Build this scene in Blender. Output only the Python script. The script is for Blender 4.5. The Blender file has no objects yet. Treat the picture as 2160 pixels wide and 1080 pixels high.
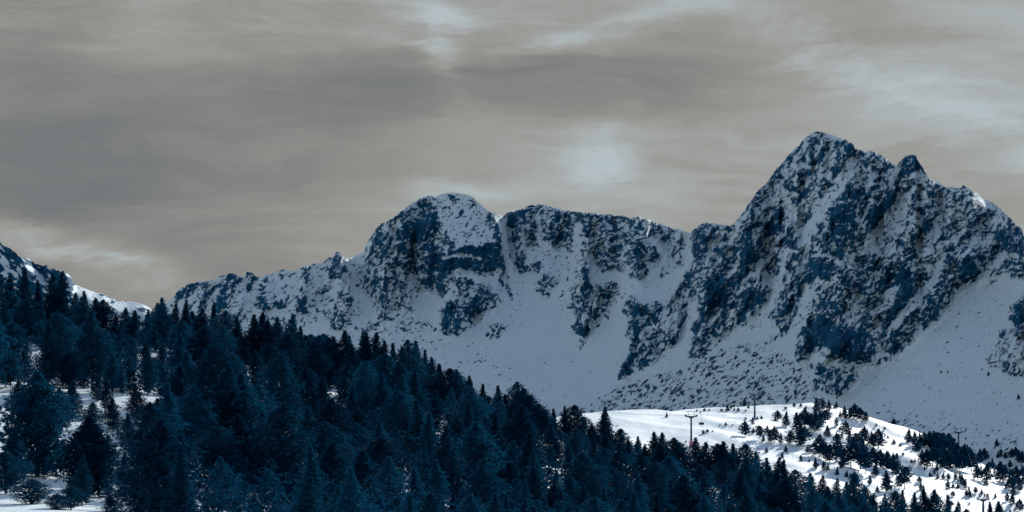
import bpy, math, random
import numpy as np
from mathutils import Vector, Matrix

# ---------------------------------------------------------------- camera, sky, sun, exposure
scene = bpy.context.scene
COL = scene.collection
F = 4678.0            # focal length in photo pixels (2160 wide)
CX, HY = 1080.0, 1000.0   # principal column, eye-level row

cam_d = bpy.data.cameras.new('camera')
cam = bpy.data.objects.new('camera', cam_d)
COL.objects.link(cam)
cam.rotation_euler = (math.radians(90), 0, 0)
cam_d.sensor_width = 36.0
cam_d.lens = 36.0 * F / 2160.0
cam_d.shift_y = (HY - 540.0) / 2160.0
cam_d.clip_start = 1.0
cam_d.clip_end = 30000.0
scene.camera = cam

SUN_AZ, SUN_EL = math.radians(22.0), math.radians(20.0)
SKY_STRENGTH = 0.112
EXPOSURE = 1.2
scene.view_settings.view_transform = 'Standard'
scene.view_settings.look = 'None'
scene.view_settings.gamma = 1.0
scene.view_settings.use_curve_mapping = False
scene.view_settings.exposure = EXPOSURE
scene.cycles.use_denoising = True
scene.cycles.max_bounces = 6
scene.cycles.transparent_max_bounces = 4

world = bpy.data.worlds.new('World')
scene.world = world
world.use_nodes = True
wn = world.node_tree
wn.nodes.clear()


def N(tree, typ, **kw):
    n = tree.nodes.new(typ)
    for k, v in kw.items():
        setattr(n, k, v)
    return n


def math_node(tree, op, a, b=None, c=None, clamp=False):
    n = N(tree, 'ShaderNodeMath', operation=op)
    n.use_clamp = clamp
    for i, v in enumerate((a, b, c)):
        if v is None:
            continue
        if isinstance(v, (int, float)):
            n.inputs[i].default_value = v
        else:
            tree.links.new(v, n.inputs[i])
    return n.outputs[0]


def mix_color(tree, fac, a, b, blend='MIX'):
    n = N(tree, 'ShaderNodeMix', data_type='RGBA', blend_type=blend)
    n.clamp_factor = True
    for s, v in ((n.inputs[0], fac), (n.inputs[6], a), (n.inputs[7], b)):
        if isinstance(v, (int, float)):
            s.default_value = v
        elif isinstance(v, tuple):
            s.default_value = v if len(v) == 4 else (*v, 1.0)
        else:
            tree.links.new(v, s)
    return n.outputs[2]


def build_world():
    t = wn
    sky = N(t, 'ShaderNodeTexSky', sky_type='NISHITA', sun_disc=False)
    sky.sun_elevation = SUN_EL
    sky.sun_rotation = SUN_AZ
    sky.altitude = 2000
    sky.air_density = 1.0
    sky.dust_density = 0.3
    sky.ozone_density = 2.0
    tc = N(t, 'ShaderNodeTexCoord')
    nrm = N(t, 'ShaderNodeVectorMath', operation='NORMALIZE')
    t.links.new(tc.outputs['Generated'], nrm.inputs[0])
    sep = N(t, 'ShaderNodeSeparateXYZ')
    t.links.new(nrm.outputs[0], sep.inputs[0])
    az = math_node(t, 'ARCTAN2', sep.outputs[0], sep.outputs[1])
    el = math_node(t, 'ARCSINE', sep.outputs[2])
    comb = N(t, 'ShaderNodeCombineXYZ')       # unit: 1000 photo pixels
    t.links.new(math_node(t, 'MULTIPLY', az, F / 1000), comb.inputs[0])
    t.links.new(math_node(t, 'MULTIPLY', el, F / 1000), comb.inputs[1])
    base = comb.outputs[0]
    # wispy domain warp
    wnz = N(t, 'ShaderNodeTexNoise')
    wnz.inputs['Scale'].default_value = 2.2
    wnz.inputs['Detail'].default_value = 6
    wnz.inputs['Roughness'].default_value = 0.6
    wmap = N(t, 'ShaderNodeMapping')
    wmap.inputs['Rotation'].default_value = (0, 0, math.radians(-10))
    wmap.inputs['Scale'].default_value = (0.6, 2.2, 1)
    t.links.new(base, wmap.inputs[0])
    t.links.new(wmap.outputs[0], wnz.inputs['Vector'])
    sub = N(t, 'ShaderNodeVectorMath', operation='SUBTRACT')
    t.links.new(wnz.outputs['Color'], sub.inputs[0])
    sub.inputs[1].default_value = (0.5, 0.5, 0.5)
    scl = N(t, 'ShaderNodeVectorMath', operation='SCALE')
    t.links.new(sub.outputs[0], scl.inputs[0])
    scl.inputs['Scale'].default_value = 0.24
    add = N(t, 'ShaderNodeVectorMath', operation='ADD')
    t.links.new(base, add.inputs[0])
    t.links.new(scl.outputs[0], add.inputs[1])
    warped = add.outputs[0]

    def streak(rot, sx, sy, detail, rough, seed, src=warped):
        m = N(t, 'ShaderNodeMapping')
        m.inputs['Location'].default_value = (seed, seed * 1.7, 0)
        m.inputs['Rotation'].default_value = (0, 0, math.radians(rot))
        m.inputs['Scale'].default_value = (sx, sy, 1)
        t.links.new(src, m.inputs[0])
        n = N(t, 'ShaderNodeTexNoise')
        n.inputs['Scale'].default_value = 1.0
        n.inputs['Detail'].default_value = detail
        n.inputs['Roughness'].default_value = rough
        t.links.new(m.outputs[0], n.inputs['Vector'])
        return n.outputs['Fac']

    def blob(px, py, sx, sy, rot):
        m = N(t, 'ShaderNodeMapping', vector_type='TEXTURE')
        m.inputs['Location'].default_value = ((px - CX) / 1000, (HY - py) / 1000, 0)
        m.inputs['Rotation'].default_value = (0, 0, math.radians(rot))
        m.inputs['Scale'].default_value = (sx / 1000, sy / 1000, 1000)
        t.links.new(warped, m.inputs[0])
        ln = N(t, 'ShaderNodeVectorMath', operation='LENGTH')
        t.links.new(m.outputs[0], ln.inputs[0])
        l2 = math_node(t, 'MULTIPLY', ln.outputs['Value'], ln.outputs['Value'])
        return math_node(t, 'POWER', math.e, math_node(t, 'MULTIPLY', l2, -1.0))

    s1 = streak(-21, 0.8, 3.8, 6, 0.55, 3.1)
    s2 = streak(-17, 1.5, 13.0, 6, 0.6, 8.4)
    s3 = streak(6, 3.0, 9.0, 6, 0.62, 5.2)
    dens = math_node(t, 'ADD', math_node(t, 'MULTIPLY', s1, 0.62),
                     math_node(t, 'ADD', math_node(t, 'MULTIPLY', s2, 0.26), math_node(t, 'MULTIPLY', s3, 0.16)))
    wisp = math_node(t, 'MULTIPLY_ADD', math_node(t, 'SUBTRACT', streak(-24, 3.2, 11.0, 7, 0.66, 1.9), 0.5), 4.6, 0.9)
    wisp = math_node(t, 'MAXIMUM', wisp, 0.1)
    # light / dark within the cloud sheet, 0..1
    s4 = streak(-22, 1.6, 30.0, 8, 0.62, 12.7)
    dens = math_node(t, 'MULTIPLY_ADD', math_node(t, 'SUBTRACT', s4, 0.5), 0.20, dens)
    tone = math_node(t, 'MULTIPLY_ADD', math_node(t, 'SUBTRACT', dens, 0.5), 1.5, 0.55)
    for (px, py, sx, sy, rot, a) in (
            (935, 105, 42, 110, 4, 0.34), (900, 40, 160, 60, 0, 0.10), (1255, 335, 62, 40, 10, 0.36),
            (1000, 390, 120, 25, 4, 0.16), (250, 570, 190, 30, -22, 0.48), (60, 505, 120, 35, -15, 0.20),
            (1960, 240, 380, 46, -25, 0.30), (1720, 120, 120, 50, -40, 0.10), (2100, 160, 300, 150, 0, 0.12), (1450, 440, 480, 70, 0, 0.13),
            (1250, 70, 420, 26, 14, 0.22), (600, 250, 500, 60, 6, -0.16), (150, 380, 420, 130, 0, -0.30),
            (1150, 200, 420, 60, 4, -0.16), (1600, 110, 330, 60, 6, -0.16), (1500, 330, 200, 30, 0, -0.05),
            (620, 600, 240, 60, 5, 0.05), (560, 50, 620, 100, 0, 0.20)):
        bl = blob(px, py, sx * 1.15, sy * 1.15, rot)
        if a > 0:
            a *= 0.8
            bl = math_node(t, 'MULTIPLY', bl, wisp)
        tone = math_node(t, 'MULTIPLY_ADD', bl, a, tone)
    right = math_node(t, 'MULTIPLY', az, 0.55)
    tone = math_node(t, 'ADD', tone, math_node(t, 'MINIMUM', math_node(t, 'MAXIMUM', right, -0.16), 0.16), clamp=False)
    ramp = N(t, 'ShaderNodeValToRGB')
    t.links.new(tone, ramp.inputs[0])
    cr = ramp.color_ramp
    k = 1.0 / (2 ** EXPOSURE * SKY_STRENGTH)
    stops = [(0.0, (0.150, 0.168, 0.182)), (0.25, (0.195, 0.203, 0.205)), (0.45, (0.258, 0.257, 0.247)),
             (0.62, (0.322, 0.322, 0.306)), (0.80, (0.385, 0.415, 0.415)), (1.0, (0.445, 0.515, 0.54))]
    cr.elements[0].position, cr.elements[0].color = stops[0][0], (*[c * k for c in stops[0][1]], 1)
    cr.elements[1].position, cr.elements[1].color = stops[-1][0], (*[c * k for c in stops[-1][1]], 1)
    for p, c in stops[1:-1]:
        e = cr.elements.new(p)
        e.color = (*[v * k for v in c], 1)
    # the sheet of cirrus thins out towards the open sky overhead
    mr = N(t, 'ShaderNodeMapRange', interpolation_type='SMOOTHSTEP')
    t.links.new(el, mr.inputs[0])
    mr.inputs[1].default_value = math.radians(14)
    mr.inputs[2].default_value = math.radians(40)
    mr.inputs[3].default_value = 1.0
    mr.inputs[4].default_value = 0.30
    cover = math_node(t, 'MULTIPLY', mr.outputs[0], 1.0, clamp=True)
    colr = mix_color(t, cover, sky.outputs[0], ramp.outputs[0])
    bg = N(t, 'ShaderNodeBackground')
    bg.inputs['Strength'].default_value = SKY_STRENGTH
    t.links.new(colr, bg.inputs[0])
    out = N(t, 'ShaderNodeOutputWorld')
    t.links.new(bg.outputs[0], out.inputs[0])


build_world()

SUN_VEC = Vector((math.sin(SUN_AZ) * math.cos(SUN_EL), math.cos(SUN_AZ) * math.cos(SUN_EL), math.sin(SUN_EL)))
sun_d = bpy.data.lights.new('sun', 'SUN')
sun_d.energy = 2.4
sun_d.angle = math.radians(0.53)
sun_d.color = (1.0, 0.975, 0.94)
sun = bpy.data.objects.new('sun', sun_d)
COL.objects.link(sun)
sun.rotation_euler = (-SUN_VEC).to_track_quat('-Z', 'Y').to_euler()
sun.location = SUN_VEC * 3000

# ---------------------------------------------------------------- helpers
rng = np.random.default_rng(7)
random.seed(11)


def tag(o, label=None, cat=None, group=None, kind=None):
    if label: o['label'] = label
    if cat: o['category'] = cat
    if group: o['group'] = group
    if kind: o['kind'] = kind
    return o


def link(name, data, parent=None):
    o = bpy.data.objects.new(name, data)
    COL.objects.link(o)
    if parent is not None:
        o.parent = parent
    return o


def at(px, py, D):
    return Vector(((px - CX) / F * D, D, (HY - py) / F * D))


_perm = np.random.default_rng(3).permutation(4096).astype(np.int64)
_ang = np.random.default_rng(4).random(4096) * 2 * np.pi
_GX, _GY = np.cos(_ang), np.sin(_ang)


def pnoise(x, y, seed=0):
    xi = np.floor(x).astype(np.int64); yi = np.floor(y).astype(np.int64)
    xf = x - xi; yf = y - yi
    u = xf * xf * xf * (xf * (xf * 6 - 15) + 10); v = yf * yf * yf * (yf * (yf * 6 - 15) + 10)

    def g(ix, iy, dx, dy):
        h = _perm[(_perm[(ix + seed * 131) & 4095] + iy + seed * 17) & 4095]
        return _GX[h] * dx + _GY[h] * dy
    a = g(xi, yi, xf, yf); b = g(xi + 1, yi, xf - 1, yf)
    c = g(xi, yi + 1, xf, yf - 1); d = g(xi + 1, yi + 1, xf - 1, yf - 1)
    return (a + u * (b - a) + v * ((c + u * (d - c)) - (a + u * (b - a)))) * 1.5


def fbm(x, y, octv, seed=0, gain=0.5):
    s = 0; a = 1.0; n = 0
    for i in range(octv):
        s = s + a * pnoise(x * 2 ** i, y * 2 ** i, seed + i * 7)
        n += a; a *= gain
    return s / n


def ridged(x, y, octv, seed=0, gain=0.55):
    s = 0; a = 1.0; n = 0
    for i in range(octv):
        s = s + a * (1 - np.abs(pnoise(x * 2 ** i, y * 2 ** i, seed + i * 7)) * 2)
        n += a; a *= gain
    return s / n


def rank01(a):
    q = np.sort(a.ravel()[::7])
    return np.interp(a, q, np.linspace(0, 1, len(q)))


def smooth(x, a, b):
    t = np.clip((x - a) / (b - a), 0, 1)
    return t * t * (3 - 2 * t)


def box1(a, r, ax):
    if r < 1: return a
    pad = [(0, 0), (0, 0)]; pad[ax] = (r + 1, r)
    c = np.cumsum(np.pad(a, pad, mode='edge'), axis=ax)
    n = a.shape[ax]
    hi = np.take(c, np.arange(2 * r + 1, 2 * r + 1 + n), axis=ax)
    lo = np.take(c, np.arange(0, n), axis=ax)
    return (hi - lo) / (2 * r + 1)


def blur(a, r, ry=None):
    ry = r if ry is None else ry
    for _ in range(3):
        a = box1(box1(a, int(r), 1), int(ry), 0)
    return a


def seg_dist(px, py, ax, ay, bx, by):
    vx, vy = bx - ax, by - ay
    L = vx * vx + vy * vy + 1e-9
    t = np.clip(((px - ax) * vx + (py - ay) * vy) / L, 0, 1)
    return np.hypot(px - ax - t * vx, py - ay - t * vy)


def grid_mesh(name, co, skip_row=None, smooth_shade=True):
    """co: rows x cols x 3"""
    r, c, _ = co.shape
    idx = np.arange(r * c).reshape(r, c)
    q = np.stack([idx[:-1, :-1], idx[:-1, 1:], idx[1:, 1:], idx[1:, :-1]], -1)
    if skip_row is not None:          # a sharp crest: the two sides do not share their crest vertices
        q = np.delete(q, skip_row, axis=0)
    q = q.reshape(-1, 4)
    me = bpy.data.meshes.new(name)
    me.vertices.add(r * c)
    me.vertices.foreach_set('co', co.reshape(-1).astype(np.float32))
    nq = len(q)
    me.loops.add(nq * 4)
    me.loops.foreach_set('vertex_index', q.reshape(-1).astype(np.int32))
    me.polygons.add(nq)
    me.polygons.foreach_set('loop_start', np.arange(0, nq * 4, 4, dtype=np.int32))
    me.polygons.foreach_set('use_smooth', np.full(nq, smooth_shade, dtype=bool))
    me.update(calc_edges=True)
    return me


def float_attr(me, name, vals):
    a = me.attributes.new(name, 'FLOAT', 'POINT')
    a.data.foreach_set('value', np.asarray(vals, dtype=np.float32).ravel())


# ---------------------------------------------------------------- materials
SNOW = (0.745, 0.845, 0.845)
ROCK_A, ROCK_B = (0.002, 0.044, 0.098), (0.018, 0.135, 0.240)


def new_mat(name):
    m = bpy.data.materials.new(name)
    m.use_nodes = True
    t = m.node_tree
    b = t.nodes['Principled BSDF']
    return m, t, b


def tex_noise(t, vec, scale, detail=4, rough=0.55):
    n = N(t, 'ShaderNodeTexNoise')
    n.inputs['Scale'].default_value = scale
    n.inputs['Detail'].default_value = detail
    n.inputs['Roughness'].default_value = rough
    if vec is not None:
        t.links.new(vec, n.inputs['Vector'])
    return n.outputs['Fac']


def ramp01(t, v, a, b):
    m = N(t, 'ShaderNodeMapRange')
    t.links.new(v, m.inputs[0])
    m.inputs[1].default_value = a; m.inputs[2].default_value = b
    return m.outputs[0]


def bump(t, b, h, strength, dist):
    n = N(t, 'ShaderNodeBump')
    n.inputs['Strength'].default_value = strength
    n.inputs['Distance'].default_value = dist
    t.links.new(h, n.inputs['Height'])
    t.links.new(n.outputs[0], b.inputs['Normal'])


def mat_mountain():
    m, t, b = new_mat('snowy_rock')
    geo = N(t, 'ShaderNodeNewGeometry')
    at_ = N(t, 'ShaderNodeAttribute', attribute_name='rock')
    pos = geo.outputs['Position']
    fine = tex_noise(t, pos, 0.42, 3, 0.65)
    fine2 = tex_noise(t, pos, 1.5, 2, 0.6)
    mid = tex_noise(t, pos, 0.06, 5, 0.6)
    mp = N(t, 'ShaderNodeMapping')
    mp.inputs['Rotation'].default_value = (0, math.radians(28), 0)
    mp.inputs['Scale'].default_value = (0.42, 0.30, 0.11)
    t.links.new(pos, mp.inputs[0])
    streak = tex_noise(t, mp.outputs[0], 1.0, 4, 0.6)
    af = at_.outputs['Fac']
    amp = math_node(t, 'MINIMUM', math_node(t, 'MULTIPLY_ADD', math_node(t, 'MULTIPLY', af, math_node(t, 'SUBTRACT', 1.0, af)), 13.0, 0.5), 3.1)
    v = math_node(t, 'ADD', af, math_node(t, 'MULTIPLY', math_node(t, 'SUBTRACT', math_node(t, 'ADD', math_node(t, 'MULTIPLY', fine, 0.6), math_node(t, 'MULTIPLY', fine2, 0.4)), 0.5), amp))
    fac = ramp01(t, v, 0.36, 0.62)
    rc = mix_color(t, ramp01(t, math_node(t, 'ADD', math_node(t, 'MULTIPLY', streak, 0.6), math_node(t, 'MULTIPLY', mid, 0.4)), 0.40, 0.62), ROCK_A, ROCK_B)
    sc = mix_color(t, mid, tuple(c * 0.93 for c in SNOW), SNOW)
    c = mix_color(t, fac, sc, rc)
    t.links.new(c, b.inputs['Base Color'])
    b.inputs['Roughness'].default_value = 0.8
    b.inputs['Specular IOR Level'].default_value = 0.05
    bump(t, b, math_node(t, 'ADD', math_node(t, 'MULTIPLY', fine, 0.7), math_node(t, 'ADD', math_node(t, 'MULTIPLY', streak, math_node(t, 'MULTIPLY', at_.outputs['Fac'], 2.5)), math_node(t, 'MULTIPLY', mid, 2.0))), 0.75, 1.6)
    return m


def mat_snow():
    m, t, b = new_mat('snow')
    geo = N(t, 'ShaderNodeNewGeometry')
    pos = geo.outputs['Position']
    a = tex_noise(t, pos, 0.12, 4, 0.55)
    mp = N(t, 'ShaderNodeMapping')
    mp.inputs['Rotation'].default_value = (0, 0, math.radians(25))
    mp.inputs['Scale'].default_value = (1.1, 0.16, 0.5)
    t.links.new(pos, mp.inputs[0])
    w = tex_noise(t, mp.outputs[0], 1.0, 4, 0.6)
    c = mix_color(t, a, tuple(v * 0.95 for v in SNOW), tuple(min(v * 1.03, 0.9) for v in SNOW))
    t.links.new(c, b.inputs['Base Color'])
    b.inputs['Roughness'].default_value = 0.7
    b.inputs['Specular IOR Level'].default_value = 0.2
    bump(t, b, math_node(t, 'ADD', w, math_node(t, 'MULTIPLY', a, 1.5)), 0.35, 0.35)
    return m


def mat_needles(name, dark, light, transl=0.25):
    m, t, b = new_mat(name)
    oi = N(t, 'ShaderNodeObjectInfo')
    geo = N(t, 'ShaderNodeNewGeometry')
    n = tex_noise(t, geo.outputs['Position'], 0.7, 3, 0.6)
    f = math_node(t, 'ADD', math_node(t, 'MULTIPLY', math_node(t, 'POWER', oi.outputs['Random'], 1.4), 0.75), math_node(t, 'MULTIPLY_ADD', n, 0.7, -0.2), clamp=True)
    c = mix_color(t, f, dark, light)
    t.links.new(c, b.inputs['Base Color'])
    b.inputs['Roughness'].default_value = 0.8
    b.inputs['Specular IOR Level'].default_value = 0.03
    tr = N(t, 'ShaderNodeBsdfTranslucent')
    t.links.new(c, tr.inputs[0])
    mx = N(t, 'ShaderNodeMixShader')
    mx.inputs[0].default_value = transl
    t.links.new(b.outputs[0], mx.inputs[1])
    t.links.new(tr.outputs[0], mx.inputs[2])
    t.links.new(mx.outputs[0], t.nodes['Material Output'].inputs[0])
    return m


def mat_plain(name, col, rough=0.7, metal=0.0, var=0.25, scale=3.0):
    m, t, b = new_mat(name)
    tc = N(t, 'ShaderNodeTexCoord')
    n = tex_noise(t, tc.outputs['Object'], scale, 4, 0.6)
    c = mix_color(t, n, tuple(v * (1 - var) for v in col), tuple(v * (1 + var) for v in col))
    t.links.new(c, b.inputs['Base Color'])
    b.inputs['Roughness'].default_value = rough
    b.inputs['Metallic'].default_value = metal
    return m


M_MOUNT = mat_mountain()
M_SNOW = mat_snow()
M_NEEDLE = mat_needles('pine_needles', (0.0008, 0.017, 0.048), (0.0075, 0.108, 0.205), 0.32)
M_NEEDLE_FAR = mat_needles('pine_needles_meadow', (0.0015, 0.040, 0.098), (0.005, 0.075, 0.155), 0.15)
M_BARK = mat_plain('bark', (0.015, 0.055, 0.095), 0.9)
M_STEEL = mat_plain('tower_steel', (0.07, 0.12, 0.18), 0.7, 0.2)
M_DARK = mat_plain('dark_steel', (0.02, 0.045, 0.08), 0.95)
M_PINK = mat_plain('pink_pad', (0.62, 0.22, 0.34), 0.8)
M_ROCK = mat_plain('boulder_rock', (0.016, 0.058, 0.120), 0.9, 0, 0.4, 0.8)
M_CONC = mat_plain('concrete', (0.30, 0.32, 0.34), 0.9)

# ---------------------------------------------------------------- mountain
SKY_MAIN = [(230, 712), (300, 680), (340, 648), (362, 630), (373, 615), (390, 604), (403, 597), (425, 593), (445, 593), (458, 584), (466, 580), (477, 581),
    (486, 576), (501, 579), (503, 585), (513, 585), (520, 576), (532, 574), (536, 583), (549, 585), (565, 580), (579, 575),
    (594, 569), (607, 566), (610, 571), (625, 571), (640, 562), (666, 556), (681, 554), (692, 544), (703, 541), (708, 532),
    (716, 531), (720, 540), (735, 547), (768, 531), (771, 518), (789, 487), (796, 478), (826, 460), (854, 441), (881, 420),
    (900, 413), (920, 415), (930, 409), (954, 406), (978, 409), (996, 415), (1006, 424), (1020, 437), (1033, 448), (1050, 451),
    (1061, 456), (1070, 450), (1085, 446), (1106, 440), (1109, 435), (1121, 431), (1150, 432), (1166, 438), (1191, 444),
    (1219, 447), (1244, 449), (1276, 452), (1309, 455), (1327, 460), (1346, 457), (1370, 464), (1407, 478), (1456, 491),
    (1476, 475), (1488, 470), (1498, 473), (1524, 473), (1540, 478), (1555, 464), (1570, 444), (1577, 434), (1597, 404),
    (1621, 382), (1634, 361), (1647, 347), (1664, 328), (1673, 315), (1690, 302), (1697, 291), (1719, 277), (1732, 277),
    (1745, 282), (1767, 289), (1782, 294), (1801, 306), (1804, 314), (1816, 316), (1825, 322), (1834, 317), (1845, 319),
    (1864, 330), (1882, 345), (1890, 351), (1897, 341), (1910, 328), (1921, 325), (1932, 328), (1945, 351), (1956, 371),
    (1963, 379), (1970, 383), (1979, 383), (1995, 396), (2010, 394), (2020, 397), (2032, 392), (2038, 392), (2050, 403),
    (2063, 408), (2072, 419), (2090, 425), (2107, 437), (2118, 449), (2132, 460), (2143, 475), (2154, 479), (2160, 497),
    (2200, 520), (2260, 575), (2330, 600), (2420, 690), (2520, 790)]

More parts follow.
